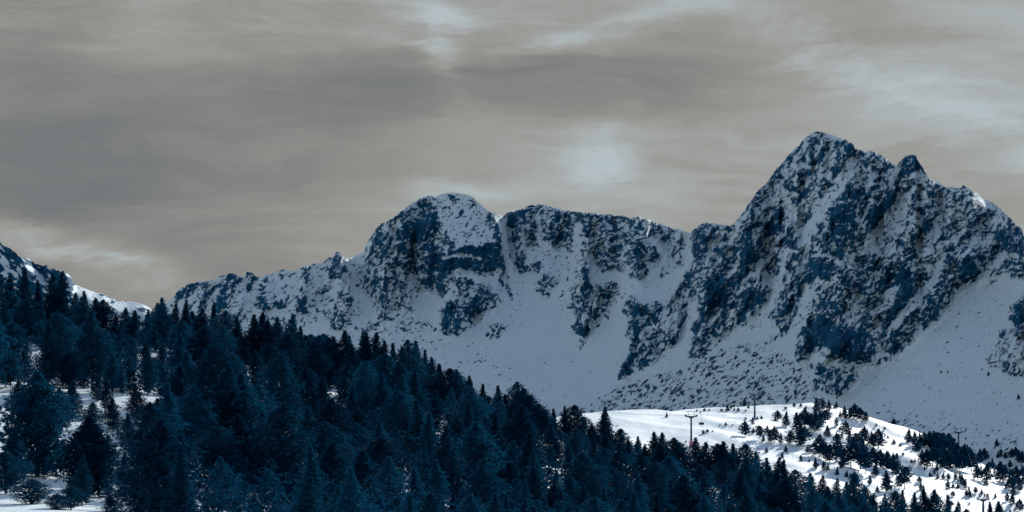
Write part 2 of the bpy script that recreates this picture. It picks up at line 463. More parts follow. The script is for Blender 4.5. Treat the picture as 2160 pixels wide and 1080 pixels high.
# rock fraction polygons (photo pixels): (fraction, points)
POLY = [
    # western ridge
    (.22, [(355, 700), (362, 625), (480, 575), (610, 565), (715, 530), (760, 560), (750, 660), (640, 690), (500, 700)]),
    (.75, [(366, 640), (373, 612), (402, 596), (445, 592), (432, 612), (398, 630)]),
    (.9, [(408, 652), (462, 596), (474, 592), (445, 628), (420, 655)]),
    (.95, [(440, 668), (474, 600), (482, 590), (484, 636), (470, 652)]),
    (.85, [(478, 576), (502, 579), (503, 600), (490, 603), (478, 592)]),
    (.7, [(484, 605), (497, 610), (490, 630), (482, 628)]),
    (.9, [(512, 588), (520, 573), (533, 573), (541, 588), (533, 596), (536, 612), (526, 616), (517, 604), (524, 595)]),
    (.8, [(543, 624), (560, 614), (563, 634), (568, 652), (560, 658), (548, 652)]),
    (.75, [(581, 645), (594, 626), (598, 636), (609, 631), (603, 648), (585, 662)]),
    (.88, [(616, 652), (624, 634), (638, 620), (644, 640), (653, 656), (640, 670), (625, 662)]),
    (.7, [(492, 672), (508, 648), (514, 662), (505, 680), (490, 684)]),
    (.65, [(640, 574), (656, 568), (663, 598), (648, 600)]),
    (.86, [(704, 540), (710, 530), (719, 532), (724, 552), (736, 568), (726, 580), (688, 592), (698, 566)]),
    (.62, [(690, 670), (720, 613), (738, 613), (747, 630), (755, 664), (740, 672), (736, 690), (714, 698), (690, 684)]),
    (.45, [(672, 600), (700, 606), (684, 640), (665, 620)]),
    # rounded dome
    (.66, [(768, 531), (771, 516), (796, 476), (850, 441), (900, 411), (921, 418), (922, 445), (930, 470), (945, 500), (960, 520), (928, 545), (925, 592), (906, 600), (860, 568), (800, 562), (762, 562)]),
    (.95, [(833, 484), (870, 468), (902, 456), (926, 470), (915, 505), (872, 512), (842, 503)]),
    (.97, [(902, 458), (908, 452), (922, 448), (929, 492), (906, 486)]),
    (.92, [(893, 505), (925, 500), (932, 540), (940, 590), (906, 596), (896, 560)]),
    (.25, [(812, 490), (838, 466), (842, 472), (820, 492)]),
    (.12, [(921, 424), (930, 412), (954, 408), (985, 414), (1010, 436), (1028, 452), (1046, 508), (1000, 522), (962, 516), (944, 490), (930, 462)]),
    (.55, [(950, 412), (970, 410), (972, 424), (954, 424)]),
    (.7, [(986, 416), (1002, 420), (1005, 434), (990, 434)]),
    (.45, [(985, 452), (1000, 458), (1006, 490), (992, 486)]),
    (.62, [(912, 492), (940, 484), (946, 504), (960, 514), (955, 522), (920, 518)]),
    (.97, [(938, 532), (1000, 519), (1054, 504), (1063, 568), (1030, 572), (1010, 576), (975, 561), (950, 574), (926, 592), (924, 560)]),
    (.82, [(1028, 450), (1040, 452), (1050, 480), (1056, 512), (1044, 512), (1034, 474)]),
    (.5, [(762, 560), (800, 562), (862, 566), (906, 600), (880, 620), (868, 656), (826, 654), (806, 690), (786, 630), (755, 602)]),
    (.72, [(800, 625), (816, 612), (822, 632), (802, 636)]),
    (.60, [(796, 662), (812, 658), (827, 694), (816, 706), (800, 690)]),
    (.85, [(797, 662), (812, 664), (812, 686), (799, 684)]),
    (.5, [(903, 604), (925, 590), (962, 584), (1000, 588), (1042, 606), (1062, 640), (1022, 652), (1012, 672), (982, 702), (956, 714), (929, 708), (930, 672), (942, 640)]),
    (.9, [(880, 590), (900, 588), (938, 598), (925, 612), (900, 606)]),
    (.92, [(960, 590), (978, 584), (1004, 596), (998, 602), (966, 600)]),
    (.9, [(935, 650), (950, 630), (968, 632), (972, 660), (966, 706), (948, 714), (932, 690)]),
    (.82, [(978, 650), (1004, 626), (1030, 612), (1036, 634), (1010, 664), (988, 682)]),
    (.5, [(1022, 700), (1034, 680), (1056, 682), (1072, 690), (1046, 716), (1030, 712)]),
    (.06, [(950, 576), (976, 564), (1012, 578), (1063, 570), (1066, 604), (1040, 606), (1004, 592), (980, 582), (962, 586)]),
    (.06, [(936, 632), (944, 622), (968, 622), (966, 632), (948, 636)]),
    (.72, [(1056, 588), (1064, 556), (1072, 590), (1082, 616), (1094, 640), (1096, 652), (1084, 648), (1072, 620)]),
    (.2, [(700, 700), (860, 660), (930, 700), (900, 720), (820, 730)]),
    # central headwall
    (.5, [(1064, 458), (1110, 431), (1200, 444), (1300, 453), (1360, 459), (1420, 484), (1450, 502), (1440, 560), (1400, 566), (1360, 596), (1300, 570), (1250, 560), (1212, 540), (1180, 532), (1120, 530), (1098, 572), (1080, 520)]),
    (.88, [(1070, 454), (1114, 436), (1104, 474), (1092, 500), (1090, 560), (1080, 564), (1079, 500)]),
    (.72, [(1158, 452), (1200, 448), (1212, 490), (1202, 530), (1172, 520), (1162, 484)]),
    (.78, [(1220, 450), (1246, 450), (1250, 482), (1226, 502)]),
    (.6, [(1262, 460), (1298, 458), (1290, 520), (1262, 510)]),
    (.78, [(1302, 458), (1352, 460), (1354, 520), (1346, 530), (1332, 500), (1306, 490)]),
    (.82, [(1310, 536), (1346, 530), (1362, 566), (1330, 560)]),
    (.8, [(1368, 520), (1392, 530), (1390, 552), (1370, 552)]),
    (.05, [(1098, 524), (1150, 512), (1206, 534), (1212, 566), (1204, 604), (1150, 588), (1116, 560)]),
    (.6, [(1084, 545), (1106, 560), (1136, 548), (1146, 564), (1130, 574), (1098, 576)]),
    (.55, [(1128, 606), (1146, 576), (1182, 590), (1160, 624), (1144, 630)]),
    (.60, [(1194, 584), (1214, 546), (1238, 552), (1262, 600), (1300, 596), (1312, 622), (1290, 652), (1256, 676), (1244, 700), (1226, 716), (1210, 702), (1214, 654), (1188, 654), (1188, 632)]),
    (.2, [(1210, 556), (1228, 546), (1236, 560), (1222, 580)]),
    (.96, [(1236, 552), (1250, 570), (1256, 602), (1234, 612), (1228, 590)]),
    (.97, [(1211, 686), (1246, 694), (1230, 714), (1212, 706)]),
    (.55, [(1214, 732), (1228, 716), (1234, 728), (1220, 738)]),
    (.55, [(1262, 545), (1286, 540), (1288, 570), (1266, 576)]),
    (.5, [(1380, 556), (1402, 552), (1404, 584), (1384, 586)]),
    # big eastern massif, western spurs
    (.58, [(1456, 492), (1476, 474), (1490, 469), (1540, 477), (1562, 452), (1600, 400), (1650, 470), (1640, 590), (1600, 640), (1560, 560), (1480, 560), (1466, 650), (1440, 690), (1440, 720), (1412, 734), (1384, 762), (1346, 782), (1318, 802), (1304, 800), (1322, 764), (1336, 720), (1318, 708), (1326, 668), (1312, 664), (1326, 610), (1346, 640), (1376, 640), (1396, 640), (1416, 614), (1442, 588), (1460, 560)]),
    (.9, [(1458, 494), (1478, 476), (1490, 474), (1494, 500), (1484, 540), (1464, 548)]),
    (.93, [(1330, 640), (1352, 648), (1350, 690), (1346, 724), (1330, 716), (1338, 670)]),
    (.9, [(1330, 728), (1346, 724), (1336, 770), (1316, 798), (1306, 798)]),
    (.2, [(1400, 662), (1436, 640), (1440, 660), (1420, 690), (1396, 690)]),
    (.68, [(1476, 562), (1530, 552), (1600, 600), (1642, 590), (1626, 628), (1594, 660), (1566, 690), (1530, 714), (1494, 748), (1466, 764), (1450, 752), (1460, 690), (1470, 634)]),
    (.5, [(1490, 690), (1530, 660), (1560, 690), (1520, 716), (1480, 740), (1462, 756), (1460, 720)]),
    (.97, [(1494, 588), (1532, 580), (1534, 646), (1484, 660), (1488, 620)]),
    (.95, [(1558, 522), (1594, 512), (1596, 548), (1562, 562)]),
    (.93, [(1566, 606), (1612, 616), (1600, 640), (1580, 656), (1562, 640)]),
    # summit
    (.52, [(1560, 456), (1597, 402), (1650, 340), (1690, 300), (1719, 276), (1734, 276), (1804, 312), (1800, 345), (1760, 405), (1720, 462), (1700, 520), (1640, 520), (1600, 500)]),
    (.92, [(1776, 296), (1802, 306), (1806, 330), (1796, 340), (1778, 322)]),
    (.8, [(1720, 316), (1740, 312), (1742, 332), (1724, 346)]),
    (.85, [(1756, 330), (1778, 326), (1774, 338), (1760, 340)]),
    (.8, [(1740, 352), (1784, 338), (1770, 368), (1742, 374)]),
    (.98, [(1670, 432), (1698, 392), (1711, 392), (1684, 436)]),
    (.8, [(1738, 368), (1760, 362), (1752, 398), (1738, 386)]),
    (.96, [(1612, 468), (1650, 446), (1657, 492), (1616, 492)]),
    (.92, [(1650, 500), (1684, 496), (1682, 530), (1654, 524)]),
    (.62, [(1680, 445), (1720, 430), (1700, 470)]),
    (.60, [(1800, 316), (1834, 316), (1890, 350), (1905, 380), (1870, 440), (1830, 500), (1800, 560), (1740, 600), (1690, 660), (1632, 640), (1640, 560), (1700, 500), (1740, 440), (1770, 400)]),
    (.35, [(1812, 370), (1830, 350), (1850, 372), (1838, 390), (1816, 392)]),
    (.35, [(1850, 390), (1884, 374), (1880, 400), (1856, 414)]),
    (.97, [(1800, 384), (1814, 424), (1780, 420)]),
    (.96, [(1762, 432), (1802, 430), (1812, 484), (1768, 502), (1738, 486)]),
    (.88, [(1722, 500), (1796, 500), (1776, 546), (1730, 530)]),
    (.96, [(1702, 548), (1764, 562), (1744, 594), (1704, 584)]),
    (.95, [(1876, 402), (1908, 382), (1884, 430), (1846, 486), (1830, 486), (1838, 446)]),
    (.9, [(1894, 346), (1910, 328), (1921, 324), (1933, 328), (1958, 372), (1930, 362), (1900, 376)]),
    (.99, [(1920, 326), (1933, 328), (1952, 364), (1930, 356)]),
    # eastern ridge
    (.5, [(1900, 385), (1956, 370), (1996, 394), (2038, 390), (2070, 416), (2120, 446), (2162, 494), (2260, 570), (2260, 640), (2120, 580), (2060, 600), (2000, 620), (1940, 610), (1880, 560), (1850, 520), (1880, 440)]),
    (.26, [(1752, 610), (1790, 550), (1850, 470), (1900, 410), (1930, 400), (1920, 440), (1880, 500), (1850, 540), (1800, 590)]),
    (.15, [(1884, 444), (1908, 440), (1906, 490), (1880, 486)]),
    (.12, [(1966, 456), (1986, 448), (1992, 512), (1960, 506)]),
    (.9, [(1938, 452), (1964, 468), (1960, 482), (1942, 474)]),
    (.9, [(1972, 500), (1996, 488), (1990, 506), (1978, 510)]),
    (.1, [(2034, 506), (2070, 496), (2096, 488), (2084, 520), (2034, 524)]),
    (.8, [(2092, 476), (2150, 480), (2166, 540), (2110, 530)]),
    (.95, [(2012, 566), (2034, 538), (2056, 534), (2062, 580), (2030, 592)]),
    (.75, [(2038, 585), (2080, 556), (2092, 570), (2056, 598)]),
    (.7, [(2106, 548), (2150, 550), (2134, 576), (2108, 566)]),
    (.5, [(2080, 606), (2112, 570), (2102, 592), (2088, 608)]),
    # great eastern buttress
    (.66, [(1800, 548), (1860, 530), (1930, 560), (2000, 600), (1990, 622), (1960, 660), (1924, 704), (1870, 746), (1850, 772), (1812, 766), (1760, 760), (1722, 746), (1700, 762), (1674, 770), (1676, 738), (1692, 688), (1708, 640), (1746, 606)]),
    (.97, [(1700, 690), (1740, 660), (1770, 690), (1740, 730), (1690, 748)]),
    (.98, [(1746, 690), (1800, 676), (1822, 700), (1818, 756), (1790, 766), (1758, 746)]),
    (.98, [(1888, 566), (1922, 562), (1928, 612), (1900, 670), (1868, 716), (1858, 690), (1884, 640)]),
    (.38, [(1788, 632), (1822, 624), (1816, 688), (1788, 690)]),
    (.35, [(1850, 620), (1896, 606), (1892, 640), (1850, 662)]),
    (.4, [(1848, 640), (1880, 640), (1870, 655), (1850, 665)]),
    (.08, [(1838, 690), (1846, 666), (1858, 690)]),
    (.15, [(1842, 756), (1860, 724), (1868, 750)]),
    (.62, [(1866, 698), (1908, 660), (1940, 628), (2012, 600), (2002, 640), (1976, 672), (1956, 690), (1920, 726), (1880, 756), (1864, 764)]),
    (.96, [(1954, 650), (1976, 648), (1982, 664), (1968, 672)]),
    (.66, [(1632, 634), (1692, 616), (1698, 650), (1668, 690), (1646, 710), (1640, 690), (1624, 672)]),
    (.55, [(1608, 725), (1640, 700), (1634, 722), (1612, 734)]),
    (.62, [(1700, 772), (1736, 764), (1748, 790), (1718, 792)]),
    (.66, [(1716, 798), (1735, 778), (1750, 768), (1812, 778), (1816, 792), (1800, 810), (1774, 832), (1748, 836), (1714, 824)]),
    (.35, [(1770, 770), (1808, 766), (1806, 786), (1772, 800)]),
    (.33, [(2132, 640), (2170, 615), (2260, 700), (2180, 800), (2124, 786), (2078, 772), (2090, 740), (2106, 704), (2126, 690)]),
    (.85, [(2136, 640), (2162, 630), (2166, 700), (2142, 710), (2136, 670)]),
    (.8, [(2104, 706), (2118, 690), (2120, 704), (2108, 712)]),
    (.8, [(2122, 782), (2148, 772), (2146, 784), (2128, 788)]),
    # talus and scattered stones
    (.15, [(1190, 880), (1320, 806), (1450, 772), (1560, 722), (1640, 730), (1690, 770), (1722, 830), (1700, 890), (1190, 900)]),
    (.20, [(1330, 806), (1450, 776), (1560, 728), (1620, 740), (1500, 800), (1380, 850), (1250, 870)]),
    (.22, [(1590, 800), (1700, 780), (1716, 830), (1640, 860)]),
    (.05, [(840, 700), (1050, 720), (1000, 790), (930, 780)]),
    (.05, [(1830, 850), (2000, 880), (2170, 930), (2170, 960), (1900, 930)]),
]
# snow lines: (fraction, half-width, points)
PATH = [
    (.05, 9, [(1052, 462), (1066, 490), (1076, 530), (1080, 590), (1090, 640)]),
    (.06, 4, [(935, 544), (975, 540), (1010, 546)]),
    (.05, 9, [(1219, 478), (1214, 530), (1204, 600), (1192, 660)]),
    (.05, 7, [(1256, 600), (1248, 566), (1240, 545)]),
    (.06, 12, [(1386, 512), (1402, 545), (1372, 596), (1340, 612)]),
    (.08, 12, [(1330, 600), (1300, 640), (1270, 680)]),
    (.05, 9, [(1464, 640), (1452, 690), (1436, 726), (1406, 756)]),
    (.05, 13, [(1640, 592), (1626, 640), (1594, 676), (1556, 706)]),
    (.06, 8, [(1706, 612), (1690, 660), (1672, 700), (1642, 738)]),
    (.10, 12, [(1712, 478), (1724, 456), (1764, 400), (1800, 346)]),
    (.08, 10, [(1690, 520), (1712, 478)]),
    (.10, 9, [(1655, 410), (1668, 440), (1684, 474), (1692, 496)]),
    (.25, 5, [(1644, 358), (1690, 350), (1730, 354)]),
    (.12, 7, [(1772, 400), (1736, 360), (1760, 330)]),
    (.08, 7, [(1986, 540), (1970, 590), (1932, 634), (1902, 668), (1874, 698)]),
    (.15, 5, [(1720, 520), (1756, 548), (1770, 556)]),
    (.10, 7, [(1650, 540), (1654, 570), (1640, 592)]),
    (.12, 6, [(1600, 565), (1630, 590), (1610, 600)]),
    (.15, 4, [(1486, 560), (1500, 520), (1530, 490)]),
    (.10, 6, [(1878, 380), (1896, 360)]),
    (.10, 8, [(735, 556), (750, 590), (752, 640), (762, 690)]),
    (.08, 7, [(866, 590), (872, 640)]),
    (.08, 9, [(2060, 600), (2100, 560), (2120, 540)]),
    (.05, 5, [(2068, 420), (2080, 430), (2096, 438)]),
]
FLAT = [(9, 4, [(2064, 424), (2080, 433), (2094, 440)])]


def raster(U, V, base, polys, paths, wx, wy, edge=5.0):
    R = base
    X, Y = U + wx, V + wy
    u0, v0 = U[0, 0], V[0, 0]
    st = U[0, 1] - U[0, 0]
    h, w = U.shape

    def win(pts, pad):
        xs = [p[0] for p in pts]; ys = [p[1] for p in pts]
        a = max(0, int((min(xs) - pad - u0) / st)); b = min(w, int((max(xs) + pad - u0) / st) + 2)
        c = max(0, int((min(ys) - pad - v0) / st)); d = min(h, int((max(ys) + pad - v0) / st) + 2)
        return slice(c, d), slice(a, b)
    for fr, pts in polys:
        s = win(pts, 22)
        x, y = X[s], Y[s]
        if x.size == 0: continue
        d = np.full(x.shape, 1e9); ins = np.zeros(x.shape, bool)
        for (ax, ay), (bx, by) in zip(pts, pts[1:] + pts[:1]):
            d = np.minimum(d, seg_dist(x, y, ax, ay, bx, by))
            if ay != by:
                c = ((ay > y) != (by > y)) & (x < (bx - ax) * (y - ay) / (by - ay) + ax)
                ins ^= c
        m = smooth(np.where(ins, d, -d), -edge, edge)
        R[s] = R[s] * (1 - m) + fr * m
    for fr, hw, pts in paths:
        s = win(pts, hw + 22)
        x, y = X[s], Y[s]
        if x.size == 0: continue
        d = np.full(x.shape, 1e9)
        for (ax, ay), (bx, by) in zip(pts, pts[1:]):
            d = np.minimum(d, seg_dist(x, y, ax, ay, bx, by))
        m = 1 - smooth(d, hw * 0.6, hw * 1.4)
        R[s] = R[s] * (1 - m) + fr * m
    return R


def rot_noise(U, V, deg, l1, l2, octv, seed, gain=0.6):
    c, s = math.cos(math.radians(deg)), math.sin(math.radians(deg))
    a = U * c - V * s
    b = U * s + V * c
    return fbm(a / l1, b / l2, octv, seed, gain)


class Relief:
    """Distance field of a mountain side: each direction gets its distance by climbing the slope from the foot."""

    def __init__(self, u0, u1, v0, v1, step, foot):
        self.st = step
        self.u = np.arange(u0, u1 + step, step); self.v = np.arange(v0, v1 + step, step)
        self.U, self.V = np.meshgrid(self.u, self.v)
        self.foot = foot

    def integrate(self, slope_deg):
        T = np.tan(np.radians(slope_deg))
        D = np.zeros_like(T)
        cur = self.foot(self.u)
        dth = self.st / F
        for i in range(len(self.v) - 1, -1, -1):
            D[i] = cur
            th = (HY - self.v[i]) / F
            cur = cur + cur * dth / np.maximum(T[i] - th, 0.12)
        return D

    def sample(self, A, px, py):
        x = np.clip((np.asarray(px, float) - self.u[0]) / self.st, 0, len(self.u) - 1.001)
        y = np.clip((np.asarray(py, float) - self.v[0]) / self.st, 0, len(self.v) - 1.001)
        xi = x.astype(int); yi = y.astype(int); fx = x - xi; fy = y - yi
        return (A[yi, xi] * (1 - fx) + A[yi, xi + 1] * fx) * (1 - fy) + (A[yi + 1, xi] * (1 - fx) + A[yi + 1, xi + 1] * fx) * fy


def relief_mesh(name, rel, D, rock, sky_pts, ubase, step, rows, back_rows, back_drop):
    us = np.arange(sky_pts[0][0], sky_pts[-1][0], step)
    sy = np.interp(us, [p[0] for p in sky_pts], [p[1] for p in sky_pts])
    rk = rel.sample(rock, us, sy + 5)
    sy = sy + (fbm(us / 9.0, us * 0 + 3.3, 3, 5) * 5.0) * (0.25 + rk) + fbm(us / 2.6, us * 0 + 1.3, 2, 9) * 1.6
    t = np.linspace(0, 1, rows)[:, None]
    PY = ubase + (sy[None, :] - ubase) * t
    PX = np.repeat(us[None, :], rows, 0)
    d = rel.sample(D, PX, PY)
    r = rel.sample(rock, PX, PY)
    # back of the ridge falls away behind it
    ztop = (HY - PY[-1]) / F * d[-1]
    k = np.arange(1, back_rows + 1)[:, None] / back_rows
    dist = back_drop * k ** 1.6
    db = d[-1][None, :] + dist
    zb = ztop[None, :] - dist * (0.25 + 0.4 * np.minimum(1, k * 2)) - 0.4
    X = np.concatenate([(PX - CX) / F * d, (us[None, :] - CX) / F * d[-1:], (us[None, :] - CX) / F * db])
    Yc = np.concatenate([d, d[-1:], db])
    Z = np.concatenate([(HY - PY) / F * d, ztop[None, :], zb])
    me = grid_mesh(name, np.stack([X, Yc, Z], -1), skip_row=rows - 1)
    float_attr(me, 'rock', np.concatenate([r, np.repeat(r[-1:], back_rows + 1, 0)]))
    me.materials.append(M_MOUNT)
    return me


def build_mountain():
    foot = lambda u: np.interp(u, [200, 700, 1000, 1300, 1700, 2160, 2500], [2050, 1950, 1880, 1720, 1430, 1290, 1200])
    rel = Relief(220, 2530, 262, 1044, 1.5, foot)
    U, V = rel.U, rel.V
    wx = fbm(U / 40, V / 40, 3, 21) * 9 + fbm(U / 12, V / 12, 2, 22) * 5
    wy = fbm(U / 40, V / 40, 3, 23) * 9 + fbm(U / 12, V / 12, 2, 24) * 5
    R = raster(U, V, np.full(U.shape, 0.015), POLY, PATH, wx, wy)
    wu = U + fbm(U / 25, V / 25, 2, 33) * 10; wv = V + fbm(U / 25, V / 25, 2, 34) * 10

    def craggy(deg, l1, l2, seed):
        c, s_ = math.cos(math.radians(deg)), math.sin(math.radians(deg))
        a = (wu * c - wv * s_) / l1; b = (wu * s_ + wv * c) / l2
        return fbm(a, b, 4, seed, 0.8) * 0.75 - ridged(a * .7 + 3, b * .7, 3, seed + 3, 0.7) * 0.35
    pick = smooth(fbm(U / 90, V / 90, 2, 36), -0.12, 0.12)
    nA = rank01(craggy(12, 14, 8, 31) * (1 - pick) + craggy(62, 14, 8, 32) * pick)
    nB = rank01(craggy(56, 20, 8, 41) * (1 - pick) + craggy(28, 16, 7.5, 42) * pick)
    nC = rank01(rot_noise(U, V, 34, 12, 5.0, 3, 51, 0.7))
    sky_y = np.interp(rel.u, [p[0] for p in SKY_MAIN], [p[1] for p in SKY_MAIN])[None, :]
    wB = smooth(U + (V - 600) * 0.4, 1280, 1440)
    wB = np.maximum(wB, smooth(760 - U, 0, 80) * 0.8)
    n = nA * (1 - wB) + nB * wB
    nf = rot_noise(wu, wv, 20, 9, 4.2, 2, 45, 0.7) * (1 - wB) + rot_noise(wu, wv, 48, 12, 4.0, 2, 46, 0.7) * wB
    n = rank01(n * 0.72 + rank01(nf) * 0.42)
    tal = smooth(0.3 - R, 0, 0.08) * smooth(V, 690, 760)
    n = n * (1 - tal) + nC * tal
    big = rank01(fbm(U / 36, V / 36, 3, 61))
    R = R * (1 - tal) + R * tal * (0.15 + 1.7 * rank01(fbm(U / 60, V / 24, 3, 63)))
    r_eff = np.clip(R + (big - 0.5) * 0.30 * smooth(R, 0.08, 0.3) * smooth(0.99 - R, 0, 0.12), 0, 0.995)
    # ribs running up the faces: rock shows on their steep undersides, snow lies on the upper sides
    def rib(deg, l1, l2, seed):
        c, s_ = math.cos(math.radians(deg)), math.sin(math.radians(deg))
        a = (wu * c - wv * s_) / l1; b = (wu * s_ + wv * c) / l2
        return ridged(a, b, 3, seed, 0.5), ridged(a, b - 0.16, 3, seed, 0.5)
    r1, r1b = rib(54, 190, 44, 401)
    r2, r2b = rib(76, 120, 40, 411)
    ribs = r1 * wB + r2 * (1 - wB)
    side = (r1b - r1) * wB + (r2b - r2) * (1 - wB)
    r_eff = np.clip(r_eff + np.clip(side * 0.6, -.24, .24) * smooth(R, 0.2, 0.45) * smooth(0.99 - R, 0, .1), 0, 0.995)
    soft = 0.05 + 0.42 * smooth(R, 0.1, 0.35) * (1 - 0.55 * smooth(R, 0.85, 0.98))
    mask = np.clip(0.5 + (r_eff - n) / (2 * soft), 0, 1)
    mask *= smooth(R, 0.0, 0.02)
    Rb = blur(R, 6)
    snow_slope = 31 - 6 * np.exp(-(((U - 1160) / 150) ** 2 + ((V - 800) / 90) ** 2)) + 2 * smooth(U, 1750, 2000)
    slope = snow_slope + 30 * smooth(Rb, 0.05, 0.9) + 14 * (1 - smooth(V - sky_y, 8, 40))
    for deg, hw, pts in FLAT:
        d = np.full(U.shape, 1e9)
        for (ax, ay), (bx, by) in zip(pts, pts[1:]):
            d = np.minimum(d, seg_dist(U, V, ax, ay, bx, by))
        m = 1 - smooth(d, hw * 0.5, hw * 1.6)
        slope = slope * (1 - m) + deg * m
    D = rel.integrate(slope)
    D = blur(D, 5, 1)
    Dm = rel.integrate(np.clip(snow_slope + 3 + 40 * blur(mask, 1) * smooth(R, 0.05, 0.3), 24, 74))
    ledge = np.clip(Dm - blur(Dm, 14, 14), -14, 14)
    D = D + ledge * 0.9 * (0.2 + 0.8 * smooth(V - sky_y, 10, 40)) * smooth(blur(R, 4), 0.08, 0.35)
    crest = 0.15 + 0.85 * smooth(V - sky_y, 10, 45)
    D = D - 26 * crest * (blur(R, 14) - blur(R, 60))                         # buttresses stand proud, couloirs are cut in
    crag = rot_noise(U, V, 50, 60, 24, 5, 71, 0.55) * wB + rot_noise(U, V, 70, 44, 24, 5, 72, 0.55) * (1 - wB)
    D = D - crag * 13 * smooth(Rb, 0.1, 0.6) - ribs * 15 * smooth(blur(R, 10), 0.1, 0.5)
    D = D - rot_noise(U, V, 66, 60, 13, 3, 91) * 1.5 * (1 - smooth(Rb, .1, .4))
    D = D - mask * 1.6 - (fbm(U / 160, V / 160, 3, 81)) * 7
    me = relief_mesh('mountain', rel, D, mask, SKY_MAIN, 1044, 1.6, 410, 14, 520)
    o = link('mountain', me)
    tag(o, 'snowy rock mountain range with rounded dome and sharp twin peaks', kind='structure')
    return o, rel, D


MOUNTAIN, REL, RD = build_mountain()


def build_far_mountain():
    sk = [(-780, 560), (-640, 470), (-520, 455), (-400, 405), (-330, 398), (-240, 428), (-160, 440), (-80, 468), (0, 511), (11, 520), (22, 523), (37, 538), (48, 544), (63, 547), (69, 554), (81, 558), (98, 561), (118, 571),
          (137, 574), (148, 584), (156, 599), (181, 609), (200, 616), (217, 620), (231, 628), (252, 636), (267, 635), (283, 637),
          (304, 642), (318, 651), (345, 668), (400, 700)]
    rel = Relief(-790, 410, 385, 800, 1.5, lambda u: np.full(u.shape, 2500.0))
    U, V = rel.U, rel.V
    sy = np.interp(rel.u, [p[0] for p in sk], [p[1] for p in sk])[None, :]
    wx = fbm(U / 30, V / 30, 3, 121) * 8; wy = fbm(U / 30, V / 30, 3, 123) * 8
    P = [(.5, [(-780, 560), (-640, 470), (-400, 400), (-160, 440), (0, 511), (60, 548), (150, 585), (150, 660), (80, 640), (-160, 640), (-780, 700)]),
         (.9, [(0, 511), (40, 536), (66, 556), (60, 562), (30, 548), (0, 530)]),
         (.85, [(50, 546), (100, 562), (120, 574), (90, 574), (52, 562)]),
         (.93, [(120, 572), (150, 584), (158, 604), (150, 640), (120, 620), (108, 586)]),
         (.93, [(50, 580), (80, 590), (100, 625), (60, 625), (30, 600)]),
         (.8, [(0, 560), (30, 555), (30, 570), (0, 575)]),
         (.08, [(158, 602), (320, 652), (320, 690), (170, 660)]),
         (.7, [(228, 645), (250, 655), (240, 664), (226, 656)]), (.6, [(295, 642), (315, 652), (310, 660), (290, 652)]),
         (.6, [(205, 616), (222, 622), (218, 628), (206, 624)]), (.7, [(258, 634), (270, 634), (266, 640), (256, 640)])]
    S = [(.05, 4, [(62, 562), (82, 578), (98, 600), (102, 612)]), (.1, 6, [(8, 545), (20, 565)])]
    R = raster(U, V, np.full(U.shape, 0.03), P, S, wx, wy, 4)
    n = rank01(rot_noise(U, V, -35, 22, 9, 4, 131, 0.6))
    mask = smooth(R - n, -0.08, 0.08) * smooth(R, 0, .05)
    slope = 29 + 25 * smooth(blur(R, 4), .05, .9)
    sunny = smooth(U, 140, 165) * (1 - smooth(V - sy - (fbm(U / 40, V / 20, 2, 7) * 14), 14, 30))
    slope = slope * (1 - sunny) + 12 * sunny
    d1 = seg_dist(U, V, 62, 562, 98, 604)
    m = 1 - smooth(d1, 3, 8)
    slope = slope * (1 - m) + 12 * m
    D = blur(rel.integrate(slope), 3, 1) - mask * 2 - rot_noise(U, V, -40, 50, 20, 4, 141) * 14 * smooth(blur(R, 5), .1, .6)
    me = relief_mesh('far_mountain', rel, D, mask, sk, 800, 1.8, 160, 12, 400)
    o = link('far_mountain', me)
    tag(o, 'distant snowy ridge sloping down behind the forest at far left', kind='structure')


build_far_mountain()

# ---------------------------------------------------------------- ground
GC = [(0, 1080, 230), (300, 1085, 240), (600, 1092, 250), (0, 985, 290), (300, 1000, 300), (100, 850, 380), (300, 842, 390),
      (0, 765, 460), (200, 750, 470), (0, 705, 530), (250, 735, 540), (0, 770, 700), (300, 830, 700),
      (600, 1000, 330), (600, 900, 420), (640, 798, 520), (640, 870, 660), (450, 760, 530), (820, 850, 525),
      (1000, 1095, 330), (1000, 985, 430), (1000, 898, 530), (1000, 950, 650),
      (1300, 1098, 390), (1280, 965, 540), (1300, 990, 630), (1640, 1098, 470), (1640, 1058, 560), (1640, 1052, 630),
      (1900, 1120, 550), (2160, 1150, 560), (1900, 1110, 620), (1450, 1025, 555), (1450, 1005, 660),
      (1250, 905, 770), (1230, 873, 890), (1450, 946, 765), (1480, 866, 915), (1590, 884, 880), (1600, 856, 945),
      (1740, 851, 960), (1650, 936, 785), (1700, 1004, 715), (1900, 1004, 785), (1900, 905, 955), (1990, 950, 965), (2080, 992, 915),
      (2160, 1015, 890), (2160, 1074, 715), (2000, 1064, 695), (1800, 934, 850), (1820, 885, 960), (2050, 1032, 790),
      (1230, 960, 1020), (1480, 965, 1060), (1740, 965, 1090), (2000, 1030, 1110), (2160, 1055, 1120),
      (600, 920, 900), (0, 900, 900), (900, 950, 900), (300, 1000, 1120), (900, 1000, 1120),
      (1300, 1200, 270), (1640, 1240, 300), (1640, 1160, 400), (1900, 1310, 330), (2160, 1400, 330), (1000, 1160, 265), (800, 1125, 255), (1900, 1200, 450),
      (-200, 720, 500), (-200, 1000, 280), (2400, 1150, 560), (2400, 1060, 880)]
gp = np.array([[(p - CX) / F * d, d, (HY - y) / F * d] for p, y, d in GC] +
              [[0, 0, -1.9], [-10, 40, -4], [10, 40, -4], [-20, 110, -6.5], [25, 110, -10], [0, 165, -8.5], [-30, 165, -6.5], [40, 165, -14]])


def tps(r2):
    return np.where(r2 > 0, r2 * np.log(r2 + 1e-12), 0)


